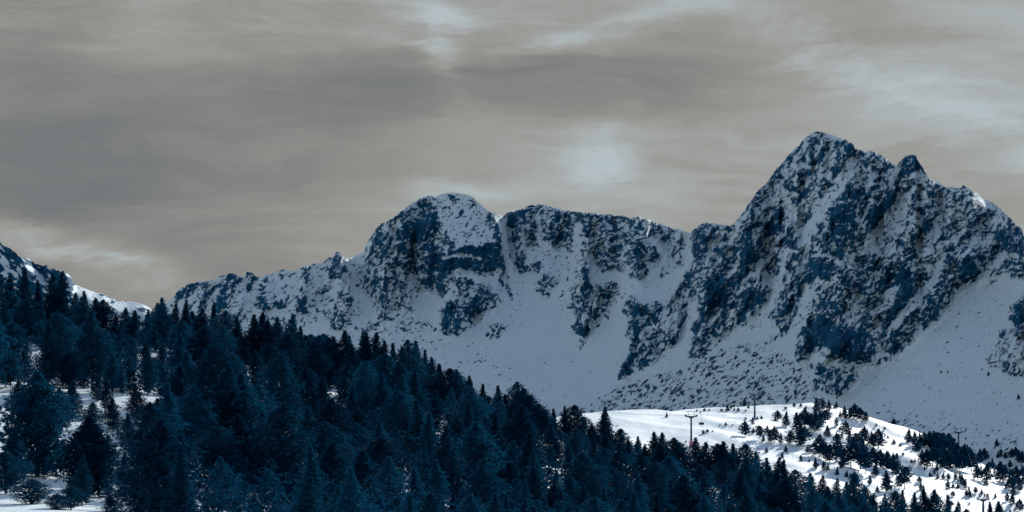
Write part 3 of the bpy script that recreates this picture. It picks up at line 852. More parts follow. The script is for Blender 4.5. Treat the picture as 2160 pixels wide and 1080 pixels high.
_S = 200.0
_P = gp[:, :2] / _S
_K = tps(((_P[:, None] - _P[None]) ** 2).sum(-1)) + np.eye(len(_P)) * 0.004
_A = np.zeros((len(_P) + 3,) * 2)
_A[:-3, :-3] = _K
_A[:-3, -3:] = np.c_[np.ones(len(_P)), _P]
_A[-3:, :-3] = _A[:-3, -3:].T
_W = np.linalg.solve(_A, np.r_[gp[:, 2], 0, 0, 0])


def ground_z(x, y, detail=True):
    x = np.asarray(x, float); y = np.asarray(y, float)
    lim = 0.285 * np.clip(y, 0, 1120) + 12
    xc = np.clip(x, -lim, lim); yc = np.clip(y, 0, 1120)
    xs, ys = xc / _S, yc / _S
    z = _W[-3] + _W[-2] * xs + _W[-1] * ys
    for i in range(len(_P)):
        z = z + _W[i] * tps((xs - _P[i, 0]) ** 2 + (ys - _P[i, 1]) ** 2)
    far = smooth(y, 1120, 1450)
    z = z * (1 - far) + (-16.0) * far
    near = smooth(y, 0, 60)
    if detail:
        und = fbm(x / 38 + 4.2, y / 62, 3, 201) * 1.5 + fbm(x / 11, y / 17, 2, 205) * 0.32
        hum = fbm(x / 34 + 9.1, y / 40, 2, 211) * 3.8 * smooth(y, 660, 720) * (0.3 + 0.7 * smooth(x, 60, 110)) * (1 - smooth(y, 930, 1010))
        z = z + hum + fbm(x / 3.4, y / 6.5, 2, 221) * 0.20 * smooth(y, 200, 260) * (1 - smooth(y, 1000, 1060))
        z = z + und * (0.25 + 0.75 * near) * (1 - far) * (1 - 0.3 * smooth(y, 650, 800)) * smooth(y, 3, 30)
    return z


def axis(segs):
    out = []
    for a, b, s in segs:
        out.append(np.arange(a, b, s))
    return np.unique(np.concatenate(out))


gx = axis([(-5000, -900, 500), (-900, -330, 40), (-330, 360, 1.6), (360, 900, 40), (900, 5001, 500)])
gy = axis([(-2000, -100, 400), (-100, 200, 12), (200, 640, 2.2), (640, 1100, 1.6), (1100, 1600, 25), (1600, 7001, 600)])
GX_, GY_ = np.meshgrid(gx, gy)
gme = grid_mesh('snow_ground', np.stack([GX_, GY_, ground_z(GX_, GY_)], -1))
gme.materials.append(M_SNOW)
ground = tag(link('snow_ground', gme), 'sunlit snow meadow and forest floor', kind='structure')

_DS = np.arange(655, 1120, 1.0)


def ground_hit(px, py, dmin=655, dmax=1119):
    """first distance at which the ground is seen at this pixel"""
    ds = np.arange(dmin, dmax, 1.0)
    z = ground_z((px - CX) / F * ds, ds)
    yy = HY - z / ds * F
    k = np.nonzero(yy <= py)[0]
    if len(k) == 0:
        i = int(np.argmin(yy))
        if py < yy[i] - 7:                       # beyond the crest: this foot stands on the mountain's lower slope
            D = float(REL.sample(RD, px, py))
            return D, (HY - py) / F * D
    else:
        i = int(k[0])
    D = float(ds[i])
    return D, float(z[i])


# ---------------------------------------------------------------- trees
def needle_mesh(name, verts, tris, mat):
    me = bpy.data.meshes.new(name)
    V = np.asarray(verts, np.float32)
    T = np.asarray(tris, np.int32)
    me.vertices.add(len(V)); me.vertices.foreach_set('co', V.ravel())
    me.loops.add(len(T) * 3); me.loops.foreach_set('vertex_index', T.ravel())
    me.polygons.add(len(T)); me.polygons.foreach_set('loop_start', np.arange(0, len(T) * 3, 3, dtype=np.int32))
    me.update(calc_edges=True)
    me.materials.append(mat)
    return me


def tube(V, T, pts, rads, sides=5):
    b0 = len(V)
    for i, (p, r) in enumerate(zip(pts, rads)):
        d = (pts[min(i + 1, len(pts) - 1)] - pts[max(i - 1, 0)]).normalized()
        a = d.orthogonal().normalized(); b = d.cross(a)
        for k in range(sides):
            t = 2 * math.pi * k / sides
            V.append(tuple(p + (a * math.cos(t) + b * math.sin(t)) * r))
    for i in range(len(pts) - 1):
        for k in range(sides):
            a = b0 + i * sides + k; b = b0 + i * sides + (k + 1) % sides
            T.append((a, b, b + sides)); T.append((a, b + sides, a + sides))


def crown_profile(kind, t):
    """t 0 at crown base, 1 at tip -> relative radius"""
    if kind == 'spire':
        return (1 - t) ** 1.0 * (0.8 + 0.2 * min(1, t * 6))
    if kind == 'cone':
        return (1 - t) ** 0.88 * (0.65 + 0.35 * min(1, t * 4))
    if kind == 'round':
        return (1 - (max(0, t - 0.22) / 0.78) ** 1.35) * (0.55 + 0.45 * min(1, t * 3.6))
    return (1 - (max(0, t - 0.36) / 0.64) ** 1.7) * (0.5 + 0.5 * min(1, t * 2.6))   # broad


def make_pine(seed, kind, H, radius, base, branches, tufts, needles, nlen, nwid, sides=6, mat=None):
    rd = random.Random(seed)
    TV, TT, CV, CT = [], [], [], []
    lean = Vector((rd.uniform(-.03, .03), rd.uniform(-.03, .03), 0))

    def trunk_at(z):
        return Vector((lean.x * z + 0.08 * math.sin(z * .7 + seed), lean.y * z + 0.08 * math.cos(z * .6 + seed), z))
    tr = 0.018 * H
    pts = [trunk_at(H * k / 8) for k in range(9)]
    pts[0].z = -0.8
    tube(TV, TT, pts, [tr * (1.25 if k == 0 else 1 - k / 8.6) for k in range(9)], sides)
    lobes = [(rd.uniform(0, 6.28), rd.uniform(.1, .9), rd.uniform(-.28, .22)) for _ in range(9)]
    for i in range(branches):
        t = (i + rd.random()) / branches
        t = t ** 0.9
        z0 = H * (base + (0.99 - base) * t)
        ang = i * 2.39996 + rd.uniform(-.5, .5)
        L = radius * crown_profile(kind, t) * rd.uniform(.62, 1.12)
        for la, lt, lv in lobes:
            dd = math.cos(ang - la)
            if dd > 0.4 and abs(t - lt) < .14:
                L *= 1 + lv
        L = max(L, 0.16)
        up = (-0.10 + 0.55 * t) + rd.uniform(-.12, .12)
        o = trunk_at(z0)
        dirv = Vector((math.cos(ang), math.sin(ang), up)).normalized()
        bp = [o + dirv * (L * s) + Vector((0, 0, 0.22 * L * s * s)) for s in (0, .35, .7, 1.0)]
        tube(TV, TT, bp, [0.035 * (1 - .22 * k) * (0.5 + (1 - t)) for k in range(4)], 3)
        nt = max(3, int(tufts * (0.35 + L / radius)))
        for j in range(nt):
            s = 0.2 + 0.84 * ((j + rd.random()) / nt) ** 0.8
            p = o + dirv * (L * s) + Vector((0, 0, 0.22 * L * s * s))
            sp = 0.05 + 0.19 * L * (1.1 - abs(s - .6))
            p = p + Vector((rd.gauss(0, sp), rd.gauss(0, sp), rd.gauss(0, sp * .55)))
            axis_ = (dirv * 0.6 + Vector((rd.gauss(0, .45), rd.gauss(0, .45), rd.uniform(.1, 1.0)))).normalized()
            for q in range(needles):
                nd = (axis_ + Vector((rd.gauss(0, .55), rd.gauss(0, .55), rd.gauss(0, .45)))).normalized()
                side = nd.cross(Vector((rd.gauss(0, 1), rd.gauss(0, 1), rd.gauss(0, 1)))).normalized() * (nwid * rd.uniform(.7, 1.3))
                l = nlen * rd.uniform(.6, 1.25) * (0.5 + 0.5 * min(1, (1 - t) * 2.2))
                b = len(CV)
                CV.append(tuple(p - side)); CV.append(tuple(p + side)); CV.append(tuple(p + nd * l))
                CT.append((b, b + 1, b + 2))
    # leader
    top = trunk_at(H * .985)
    for q in range(needles * 4):
        nd = Vector((rd.gauss(0, .35), rd.gauss(0, .35), 1)).normalized()
        side = nd.orthogonal().normalized() * nwid
        p = top + Vector((rd.gauss(0, .04), rd.gauss(0, .04), rd.uniform(-.8, .05)))
        b = len(CV)
        CV += [tuple(p - side), tuple(p + side), tuple(p + nd * nlen * .6)]
        CT.append((b, b + 1, b + 2))
    k = 1.0 / H
    TV = [(a * k, b * k, c * k) for a, b, c in TV]; CV = [(a * k, b * k, c * k) for a, b, c in CV]
    return TV, TT, CV, CT


NEAR_KINDS = [('round', 11, 3.0, .08), ('cone', 12, 3.2, .06), ('broad', 11, 3.3, .14), ('spire', 12, 2.8, .05),
              ('round', 12, 2.9, .14), ('cone', 11, 2.9, .06), ('round', 10, 3.1, .06), ('broad', 10, 3.5, .08),
              ('spire', 12, 2.2, .08), ('cone', 13, 3.6, .04), ('broad', 12, 3.9, .10), ('round', 9, 3.3, .04), ('round', 11, 3.4, .03)]
NEAR = []
for i, (kd, H, rr, bs) in enumerate(NEAR_KINDS):
    tv, tt, cv, ct = make_pine(100 + i, kd, H, rr, bs, 150 if i < 12 else 230, 16 if i < 12 else 22, 9, 0.42, 0.056)
    NEAR.append((kd, needle_mesh('trunk', tv, tt, M_BARK), needle_mesh('crown', cv, ct, M_NEEDLE), rr / H))
FAR_KINDS = [('cone', 8, 2.2, .05), ('round', 8, 2.4, .12), ('spire', 8, 1.7, .04), ('broad', 8, 2.6, .28), ('cone', 7, 2.4, .02), ('round', 9, 2.2, .06)]
FAR = []
for i, (kd, H, rr, bs) in enumerate(FAR_KINDS):
    tv, tt, cv, ct = make_pine(300 + i, kd, H, rr, bs, 64, 8, 7, 0.62, 0.15, 4)
    n0 = len(tv)
    me = needle_mesh('pine', tv + cv, tt + [(a + n0, b + n0, c + n0) for a, b, c in ct], M_BARK)
    me.materials.append(M_NEEDLE_FAR)
    mi = np.zeros(len(tt) + len(ct), np.int32); mi[len(tt):] = 1
    me.polygons.foreach_set('material_index', mi)
    FAR.append((kd, me, rr / H))

KIND_WORD = {'round': 'rounded', 'cone': 'conical', 'broad': 'broad crowned', 'spire': 'narrow spired'}


def near_tree(x, y, z, h, idx, label, group, wide=1.0, name='pine_tree'):
    kd, tm, cm, rr = NEAR[idx]
    e = link(name, None)
    e.location = (x, y, z)
    e.rotation_euler = (random.gauss(0, .03), random.gauss(0, .03), random.uniform(0, 6.28))
    e.scale = (h * wide, h * wide, h)
    tag(e, label, 'tree', group)
    link('trunk', tm, e)
    link('crown', cm, e)
    return e


def far_tree(x, y, z, h, idx, label, group, wide=1.0, name='pine_tree'):
    kd, me, rr = FAR[idx]
    o = link(name, me)
    o.location = (x, y, z)
    o.rotation_euler = (0, 0, random.uniform(0, 6.28))
    o.scale = (h * wide, h * wide, h)
    tag(o, label, 'shrub' if name == 'dwarf_pine' else 'tree', group)
    return o


ONES = ['', 'first', 'second', 'third', 'fourth', 'fifth', 'sixth', 'seventh', 'eighth', 'ninth', 'tenth', 'eleventh', 'twelfth',
        'thirteenth', 'fourteenth', 'fifteenth', 'sixteenth', 'seventeenth', 'eighteenth', 'nineteenth', 'twentieth']
TENS = {2: 'twenty', 3: 'thirty', 4: 'forty', 5: 'fifty', 6: 'sixty', 7: 'seventy', 8: 'eighty', 9: 'ninety'}


def ordinal(n):
    if n <= 20: return ONES[n]
    t, o = divmod(n, 10)
    return (TENS[t][:-1] + 'ieth') if o == 0 else TENS[t] + '-' + ONES[o]


SKYLINE = [(5, 577), (22, 580), (53, 566), (84, 590), (108, 574), (133, 571), (158, 616), (180, 613), (200, 628), (222, 631), (243, 660), (262, 647), (283, 653), (312, 650),
           (330, 638), (347, 625), (366, 640), (390, 631), (408, 655), (424, 649), (450, 636), (474, 654), (500, 668), (534, 662), (552, 657), (568, 675), (585, 667), (613, 660), (632, 686),
           (645, 706), (658, 704), (671, 705), (681, 703), (695, 710), (712, 708), (729, 695), (744, 706), (764, 699), (777, 700), (789, 700), (805, 717), (829, 722),
           (845, 730), (862, 715), (876, 717), (893, 736), (910, 752), (928, 766), (945, 776), (958, 778), (971, 791), (995, 791), (1021, 808), (1050, 812),
           (1070, 830), (1087, 803), (1103, 818), (1118, 833), (1133, 850), (1149, 861), (1168, 860), (1192, 855), (1211, 853), (1227, 877), (1248, 890), (1269, 857),
           (1284, 880), (1309, 903), (1326, 925), (1342, 919), (1362, 935), (1384, 909), (1396, 911), (1416, 922), (1437, 931), (1466, 921), (1482, 931), (1509, 934),
           (1527, 930), (1544, 934), (1573, 935), (1600, 951), (1617, 964), (1640, 962), (1658, 967), (1680, 989), (1712, 996), (1732, 1001),
           (1763, 1007), (1785, 1015), (1805, 996), (1825, 1026), (1845, 1040), (1865, 1040), (1888, 1034), (1905, 1032), (1927, 1037), (1953, 1031), (1970, 1031),
           (1997, 1042), (2020, 1068), (2040, 1072), (2088, 1057), (2105, 1056), (2130, 1074)]
sk_x = np.array([p[0] for p in SKYLINE], float); sk_y = np.array([p[1] for p in SKYLINE], float)
GROUPS_SK = [(0, 330, 'above the snowy clearing at far left'), (330, 640, 'below the jagged western ridge'),
             (640, 900, 'below the rounded dome'), (900, 1240, 'in front of the smooth snow bowl'),
             (1240, 1600, 'along the front edge of the sunlit meadow'), (1600, 2200, 'below the small meadow trees at right')]


def on_ridge_D(px):
    return float(np.interp(px, [0, 640, 1000, 1300, 1640, 1900, 2160], [515, 515, 525, 540, 560, 575, 580]))


placed = []
cnt = {}
for i, (px, ty) in enumerate(SKYLINE):
    D = on_ridge_D(px) + random.uniform(-14, 8)
    x = (px - CX) / F * D
    z = float(ground_z(x, D))
    h = (HY - ty) / F * D - z
    if h < 5.5:
        # stand closer, where the ground is lower
        for dd in range(10, 200, 10):
            z2 = float(ground_z((px - CX) / F * (D - dd), D - dd)); h2 = (HY - ty) / F * (D - dd) - z2
            if h2 >= 6:
                D -= dd; x = (px - CX) / F * D; z, h = z2, h2
                break
    h = max(4.0, h)
    ar = random.choice([0, 1, 4, 5, 9, 3, 2, 10, 11, 8]) if h < 15 else random.choice([1, 3, 9, 10])
    w = random.uniform(1.05, 1.55) * min(1.1, max(.85, 12.0 / h))
    for a, b, wd in GROUPS_SK:
        if a <= px < b:
            cnt[wd] = cnt.get(wd, 0) + 1
            lab = '%s pine from left on the forest skyline %s' % (ordinal(cnt[wd]), wd)
            grp = 'forest skyline pines'
    near_tree(x, D, z - 0.2, h * 1.0, ar, lab, grp, w)
    placed.append((px, ty))

# foreground trees one can tell apart: (px, top row, distance, kind index, width, label)
FRONT = [
    (80, 782, 283, 12, 1.35, 'large dense dark pine standing in the snowy clearing at far left'),
    (185, 878, 262, 12, 1.15, 'bushy pine in the clearing right of the large dense pine'),
    (172, 958, 246, 1, .85, 'small very dark pine in front of the bushy clearing pine'),
    (66, 1008, 236, 7, 1.9, 'low broad pine cut by the bottom edge at far left'),
    (150, 1022, 232, 2, 1.5, 'open bushy pine at the bottom edge between two snow patches'),
    (300, 1000, 240, 7, 1.8, 'broad dark pine at the bottom edge right of the snow patch'),
    (318, 848, 300, 2, 1.1, 'loose pale pine beside the sunlit snow of the clearing'),
    (24, 905, 272, 6, .8, 'small bushy pine at the left edge of the clearing'),
    (262, 952, 268, 6, .55, 'tiny bushy sapling on the shaded snow of the clearing'),
    (228, 1005, 258, 6, .45, 'small shrubby sapling right of the very dark clearing pine'),
    (222, 928, 278, 6, 1.2, 'dark bushy pine on the clearing right of the bushy pine'),
    (272, 872, 322, 0, 1.1, 'rounded pine in front of the thin trunked pine'),
    (12, 950, 256, 7, 1.2, 'broad dark pine cut by the left edge low in the clearing'),
    (332, 955, 264, 12, 1.2, 'dense dark pine where the clearing meets the forest'),
    (120, 1040, 229, 7, 1.8, 'low spreading pine at the bottom edge under the large dense pine'),
    (236, 1045, 231, 6, 1.6, 'low spreading pine at the bottom edge on the lit snow'),
    (130, 930, 300, 11, 1.0, 'small round pine tucked beside the large dense pine'),
    (152, 802, 362, 5, 1.1, 'conical pine above the lit strip of the clearing'),
    (192, 846, 342, 6, 1.0, 'small bushy pine on the lit strip of the clearing'),
    (238, 838, 350, 0, 1.0, 'rounded pine at the middle of the lit strip'),
    (288, 812, 362, 4, 1.1, 'dark pine at the right end of the lit strip'),
    (330, 838, 340, 0, 1.2, 'dense pine closing the lit strip at its right'),
    (168, 905, 318, 11, .9, 'low round pine below the lit strip'),
    (38, 800, 352, 4, 1.1, 'dark pine behind the large dense clearing pine, at the left edge'),
    (128, 815, 345, 0, 1.0, 'rounded pine just behind and right of the large dense pine'),
    (205, 790, 385, 1, 1.1, 'conical pine at the upper rim of the clearing'),
    (300, 905, 292, 6, .95, 'bushy pine between the loose pale pine and the bottom edge'),
    (380, 905, 285, 0, 1.1, 'dark rounded pine at the right rim of the clearing'),
    (395, 1010, 238, 1, 1.1, 'dark conical pine at the bottom edge right of the broad one'),
    (258, 770, 395, 4, .75, 'thin trunked pine in front of the upper snow patch'),
    (222, 800, 372, 4, .7, 'slim pine with bare stem above the clearing'),
    (595, 1003, 248, 8, 1.2, 'narrow pointed young pine at the bottom edge left of centre'),
    (600, 850, 300, 2, 1.2, 'broad pine with pale lit branch edges left of centre'),
    (548, 862, 306, 0, .9, 'rounded pine just left of the broad lit pine'),
    (470, 962, 262, 0, 1.0, 'dark pine at the bottom edge right of the clearing'),
    (700, 930, 285, 6, 1.1, 'rounded pine in the dark hollow at bottom centre left'),
    (820, 962, 290, 0, 1.0, 'pale tipped pine low in the forest below the dome'),
    (1110, 912, 400, 0, 1.2, 'large pale pine in the middle of the forest front'),
    (1010, 935, 375, 4, 1.1, 'pale tipped pine left of the large middle pine'),
    (1232, 955, 372, 2, 1.35, 'wide loose pine with visible pale limbs near bottom centre'),
    (1412, 1012, 400, 3, 1.05, 'pointed young pine low in front of the lift tower'),
    (1165, 990, 350, 1, 1.0, 'conical pine low between the two wide pale pines'),
    (880, 985, 300, 1, 1.0, 'conical pine at the bottom edge below the snow bowl'),
]
for px, ty, D, k, w, lab in FRONT:
    x = (px - CX) / F * D
    z = float(ground_z(x, D))
    h = max(1.8, (HY - ty) / F * D - z)
    near_tree(x, D, z - 0.15, h, k, lab, 'foreground pines', w * min(1.35, max(.92, 11 / h)))
    placed.append((px, ty))

# the rest of the forest front, tops spread through the dark mass
fill = []
tries = 0
rf = random.Random(5)
while tries < 14000 and len(fill) < 185:
    tries += 1
    px = rf.uniform(-40, 2060)
    sy_ = float(np.interp(px, sk_x, sk_y))
    ty = rf.uniform(sy_ + 13, 1078)
    if px < 330 and ty > 765: continue
    r = 27 + 13 * (ty - sy_) / 300
    if any(abs(px - a) < r and math.hypot(px - a, (ty - b) * 1.15) < r for a, b in placed): continue
    h = rf.uniform(6.5, 15.0)
    ds = np.arange(170, on_ridge_D(px) + 5, 4.0)
    z = ground_z((px - CX) / F * ds, ds)
    yy = HY - (z + h) / ds * F
    k = np.nonzero(yy <= ty)[0]
    if len(k) == 0 or k[0] == 0: continue
    D = float(ds[k[0]]); zz = float(z[k[0]])
    if px < 330 and D < 392: continue
    fill.append((px, ty, D, zz, h)); placed.append((px, ty))
ZONE = {}
for px, ty, D, zz, h in sorted(fill):
    side = 'far left' if px < 420 else 'left' if px < 800 else 'middle' if px < 1200 else 'right' if px < 1600 else 'far right'
    dep = 'back' if D > 455 else 'centre' if D > 350 else 'front'
    ZONE[side, dep] = ZONE.get((side, dep), 0) + 1
    lab = '%s pine from left in the %s rows of the %s forest' % (ordinal(ZONE[side, dep]), dep, side)
    near_tree((px - CX) / F * D, D, zz - 0.2, h, rf.choice([0, 1, 2, 4, 5, 6, 7, 9, 10, 11, 3]), lab, 'forest pines, %s rows, %s' % (dep, side), rf.uniform(.85, 1.5))

# the remaining pines that only fill the gaps between the others: one mass
def understory():
    tv, tt, cv, ct = make_pine(777, 'round', 9, 2.9, .03, 46, 8, 7, 0.6, 0.12, 4)
    Vp = np.array(cv, np.float64); Tp = np.array(ct, np.int64)
    pts, VV, TTT = [], [], []
    r2 = random.Random(31)
    n = 0
    for _ in range(5000):
        px = r2.uniform(-60, 1980); D = r2.uniform(205, on_ridge_D(px) - 8)
        if px < 350 and D < 405: continue
        x = (px - CX) / F * D
        if any((x - a) ** 2 + (D - b) ** 2 < 42 for a, b in pts): continue
        z = float(ground_z(x, D))
        h = r2.uniform(4.0, 7.5)
        if HY - (z + h) / D * F < float(np.interp(px, sk_x, sk_y)) + 14: continue
        pts.append((x, D))
        a = r2.uniform(0, 6.28); c, s_ = math.cos(a), math.sin(a); w = h * r2.uniform(1.0, 1.6)
        VV.append(np.stack([(Vp[:, 0] * c - Vp[:, 1] * s_) * w + x, (Vp[:, 0] * s_ + Vp[:, 1] * c) * w + D, Vp[:, 2] * h + z - .2], -1))
        TTT.append(Tp + n); n += len(Vp)
        if len(pts) >= 420: break
    me = needle_mesh('forest_undergrowth', np.concatenate(VV), np.concatenate(TTT), M_NEEDLE)
    tag(link('forest_undergrowth', me), 'mass of smaller dark pines filling the gaps low in the forest', 'undergrowth', kind='stuff')


understory()

# pines at the upper rim of the clearing and young pines along the bottom edge
for i, (px, ty) in enumerate([(12, 748), (52, 735), (96, 752), (140, 742), (178, 760), (236, 748), (276, 762), (312, 745), (345, 770)]):
    D = 398 + (i * 37 % 23)
    x = (px - CX) / F * D
    z = float(ground_z(x, D))
    near_tree(x, D, z - .2, (HY - ty) / F * D - z, [0, 1, 4, 6, 5][i % 5], '%s pine from left along the upper rim of the snowy clearing' % ordinal(i + 1), 'pines at the rim of the clearing', rf.uniform(1.0, 1.35))
i = 0
for px in range(350, 1420, 47):
    px += rf.uniform(-14, 14)
    D = float(np.interp(px, [350, 1000, 1420], [232, 255, 300])) + rf.uniform(-8, 8)
    ty = rf.uniform(1012, 1052)
    x = (px - CX) / F * D
    z = float(ground_z(x, D))
    h = (HY - ty) / F * D - z
    if h < 1.5: continue
    i += 1
    near_tree(x, D, z - .2, h, rf.choice([0, 1, 5, 6, 3]), '%s young pine from left along the bottom edge of the forest' % ordinal(i), 'young pines along the bottom edge', rf.uniform(1.0, 1.4) * (1.3 if h < 5 else 1), name='young_pine')

# small trees on the meadow: zone -> (px, foot row, height px)
MEADOW = {
    'on the meadow crest beside the lift towers': [(1570, 856, 17), (1722, 869, 28), (1735, 867, 24), (1748, 866, 22), (1764, 861, 14), (1406, 881, 11)],
    'in the small dark clump on the crest right of the last tower': [(1782, 883, 26), (1793, 884, 22), (1803, 883, 31), (1815, 888, 27), (1826, 889, 20), (1772, 880, 14)],
    'on the upper slope left of the dark meadow group': [(1571, 921, 33), (1588, 896, 16), (1603, 927, 28), (1589, 914, 12), (1618, 914, 16), (1624, 933, 26), (1633, 933, 33),
                                                      (1640, 887, 21), (1659, 900, 31), (1647, 936, 22), (1668, 938, 28), (1610, 932, 14)],
    'in the tall dark group on the upper meadow': [(1680, 908, 37), (1697, 903, 40), (1688, 941, 46), (1709, 907, 32), (1720, 910, 44), (1742, 894, 28), (1730, 900, 30), (1697, 935, 34)],
    'on open snow right of the tall dark meadow group': [(1764, 901, 20), (1784, 920, 31), (1793, 936, 25), (1746, 921, 22), (1764, 923, 12), (1776, 925, 12), (1823, 936, 36), (1838, 941, 30), (1852, 946, 40)],
    'in the big clump at mid slope': [(1704, 956, 16), (1728, 964, 45), (1738, 967, 32), (1750, 976, 38), (1765, 976, 42), (1766, 941, 25), (1780, 986, 40), (1795, 986, 50), (1806, 956, 40),
                                    (1815, 991, 45), (1826, 999, 42), (1841, 981, 36), (1856, 986, 36), (1870, 991, 38), (1885, 996, 35), (1846, 1006, 30), (1891, 1011, 35), (1820, 965, 34),
                                    (1908, 1032, 45), (1870, 1037, 42), (1898, 1030, 30), (1835, 1022, 20), (1851, 1039, 14)],
    'dotted along the lower snow strip': [(1657, 954, 15), (1617, 956, 13), (1650, 967, 13), (1689, 973, 13), (1707, 975, 8), (1720, 988, 21), (1738, 993, 21), (1746, 993, 14), (1766, 1003, 16), (1774, 989, 12),
                                        (1786, 1007, 13), (1794, 1007, 10), (1802, 1022, 26), (1875, 968, 14), (1884, 968, 12), (1892, 968, 13), (1925, 951, 8), (1923, 978, 8), (1930, 976, 9)],
    'in the long dark wood below the slope lift': [(1918, 936, 30), (1930, 941, 30), (1940, 942, 28), (1950, 944, 32), (1960, 947, 36), (1970, 951, 40), (1980, 956, 42), (1990, 957, 42), (2000, 960, 44),
                                                 (1935, 961, 26), (1945, 981, 30), (1955, 986, 36), (1968, 984, 38), (1985, 986, 36), (1996, 988, 38), (2010, 972, 46), (2020, 987, 50), (2030, 992, 46), (2041, 987, 46),
                                                 (2035, 967, 30), (2046, 972, 28), (2025, 1000, 40), (2049, 997, 38), (1978, 970, 36), (2004, 990, 36)],
    'in the row of small spruces on the shaded snow': [(1950, 992, 9), (1971, 1001, 11), (1976, 995, 11), (1978, 1011, 13), (1990, 1011, 15), (2000, 1011, 13), (2015, 1014, 17), (2025, 1016, 16), (2029, 1026, 24),
                                                    (2036, 1031, 19), (2000, 1033, 20), (2010, 1031, 13), (2020, 1031, 11), (2045, 1048, 16), (2038, 1046, 14), (2058, 1041, 15), (2070, 1043, 11), (2077, 1048, 9),
                                                    (2010, 1049, 13), (2022, 1077, 19), (1942, 1034, 16), (1948, 1034, 11)],
    'scattered at the right edge': [(2067, 976, 29), (2076, 972, 26), (2062, 1014, 32), (2081, 1017, 36), (2110, 1017, 42), (2119, 1012, 30), (2086, 991, 18), (2093, 986, 22), (2112, 991, 20), (2121, 998, 18),
                                   (2131, 986, 15), (2134, 966, 20), (2143, 962, 19), (2149, 972, 20), (2156, 977, 25), (2105, 966, 14), (2111, 964, 16), (2121, 967, 14), (2143, 1022, 38), (2150, 1037, 30), (2131, 1032, 40),
                                   (2156, 1002, 22), (2138, 1047, 20), (2125, 1059, 20), (2136, 1063, 20), (2151, 1079, 26), (2081, 1023, 18), (2158, 1024, 24)],
}
rm = random.Random(9)
MEADOW['sprinkled on the lower right snow'] = [(rm.uniform(1930, 2158), rm.uniform(985, 1074), rm.choice([6, 7, 8, 9, 11, 13])) for _ in range(34)]
for zone, lst in MEADOW.items():
    lst = sorted(lst)
    for i, (px, fy, hp) in enumerate(lst):
        D, z = ground_hit(px, fy)
        h = hp / F * D
        x = (px - CX) / F * D
        far_tree(x, D, z - 0.12, h * 1.05, rm.choice([0, 1, 2, 4, 5, 0, 5]) if hp < 25 else rm.choice([0, 1, 5, 1, 3]),
                 '%s pine from left %s' % (ordinal(i + 1), zone.replace('small dark clump on the crest right of the last tower', 'small crest clump right of the last tower')), 'meadow pines ' + zone, rm.uniform(1.1, 1.55), name='meadow_pine')

SHRUBS = sorted([(1470, 869, 6), (1477, 871, 5), (1486, 868, 6), (1496, 867, 5), (1522, 868, 6), (1535, 867, 9), (1542, 863, 7), (1549, 866, 6), (1557, 868, 8), (1573, 869, 5), (1579, 862, 7),
          (1531, 898, 7), (1519, 899, 4), (1545, 898, 4), (1483, 915, 8), (1492, 913, 7), (1503, 911, 4), (1606, 884, 7), (1598, 885, 6), (1573, 885, 6), (1657, 864, 6), (1675, 859, 9), (1689, 859, 8),
          (1635, 889, 8), (1700, 862, 6), (1447, 934, 5), (1491, 944, 9), (1712, 954, 7), (1760, 860, 6), (1772, 908, 7), (1873, 925, 7), (1885, 937, 10), (1866, 907, 7), (1899, 941, 6), (1848, 900, 6), (1905, 960, 6)])
for i, (px, fy, hp) in enumerate(SHRUBS):
    D, z = ground_hit(px, fy)
    far_tree((px - CX) / F * D, D, z - 0.1, hp / F * D * 1.1, rm.choice([1, 4, 0]), '%s low dark shrub from the left dotted on the sunlit meadow' % ordinal(i + 1),
             'low shrubs on the meadow', rm.uniform(1.3, 2.0), name='dwarf_pine')

# lone trees on the shaded mountain slope
LONE = [(1885, 897, 15, 'dark bushy pine alone on the shaded slope just beyond the meadow crest'), (2102, 941, 15, 'small dark conical pine alone on shaded snow at right'),
        (2085, 792, 9, 'tiny lone pine high on the right snow slope'), (2148, 842, 11, 'tiny crooked pine near the right edge on the snow slope'),
        (1985, 787, 6, 'left of two tiny pines side by side on the slope'), (1999, 787, 6, 'right of two tiny pines side by side on the slope'),
        (1897, 912, 6, 'small dark bush on shaded snow left of the long wood'), (2151, 584, 12, 'tiny pine beneath the right ridge crags')]
for px, fy, hp, lab in LONE:
    D = float(REL.sample(RD, px, fy))
    p = at(px, fy, D)
    far_tree(p.x, p.y, p.z - 0.3, hp / F * D * 1.1, rm.choice([0, 1, 4]), lab, None, 1.2, name='lone_pine')

# ---------------------------------------------------------------- boulders on the talus (parts of the mountain)
def rock_mesh(seed):
    rd = random.Random(seed)
    V, T = [], []
    n, m = 7, 4
    V.append((0, 0, 0.62))
    for j in range(m):
        ph = (j + 1) / (m + .6) * math.pi * .75
        for k in range(n):
            a = 2 * math.pi * k / n + j * .3
            r = rd.uniform(.75, 1.25)
            V.append((math.sin(ph) * math.cos(a) * r, math.sin(ph) * math.sin(a) * r * .8, math.cos(ph) * .62 * rd.uniform(.8, 1.2)))
    for k in range(n):
        T.append((0, 1 + k, 1 + (k + 1) % n))
        for j in range(m - 1):
            a = 1 + j * n + k; b = 1 + j * n + (k + 1) % n
            T.append((a, a + n, b + n)); T.append((a, b + n, b))
    return needle_mesh('rock', V, T, M_ROCK)


ROCKS = [rock_mesh(s) for s in range(5)]
TALUS = [[(1230, 872), (1330, 812), (1450, 780), (1560, 730), (1640, 742), (1690, 780), (1712, 836), (1690, 850), (1450, 866)]]
rr_ = random.Random(21)


def inside(x, y, pts):
    c = False
    for (ax, ay), (bx, by) in zip(pts, pts[1:] + pts[:1]):
        if (ay > y) != (by > y) and x < (bx - ax) * (y - ay) / (by - ay) + ax: c = not c
    return c


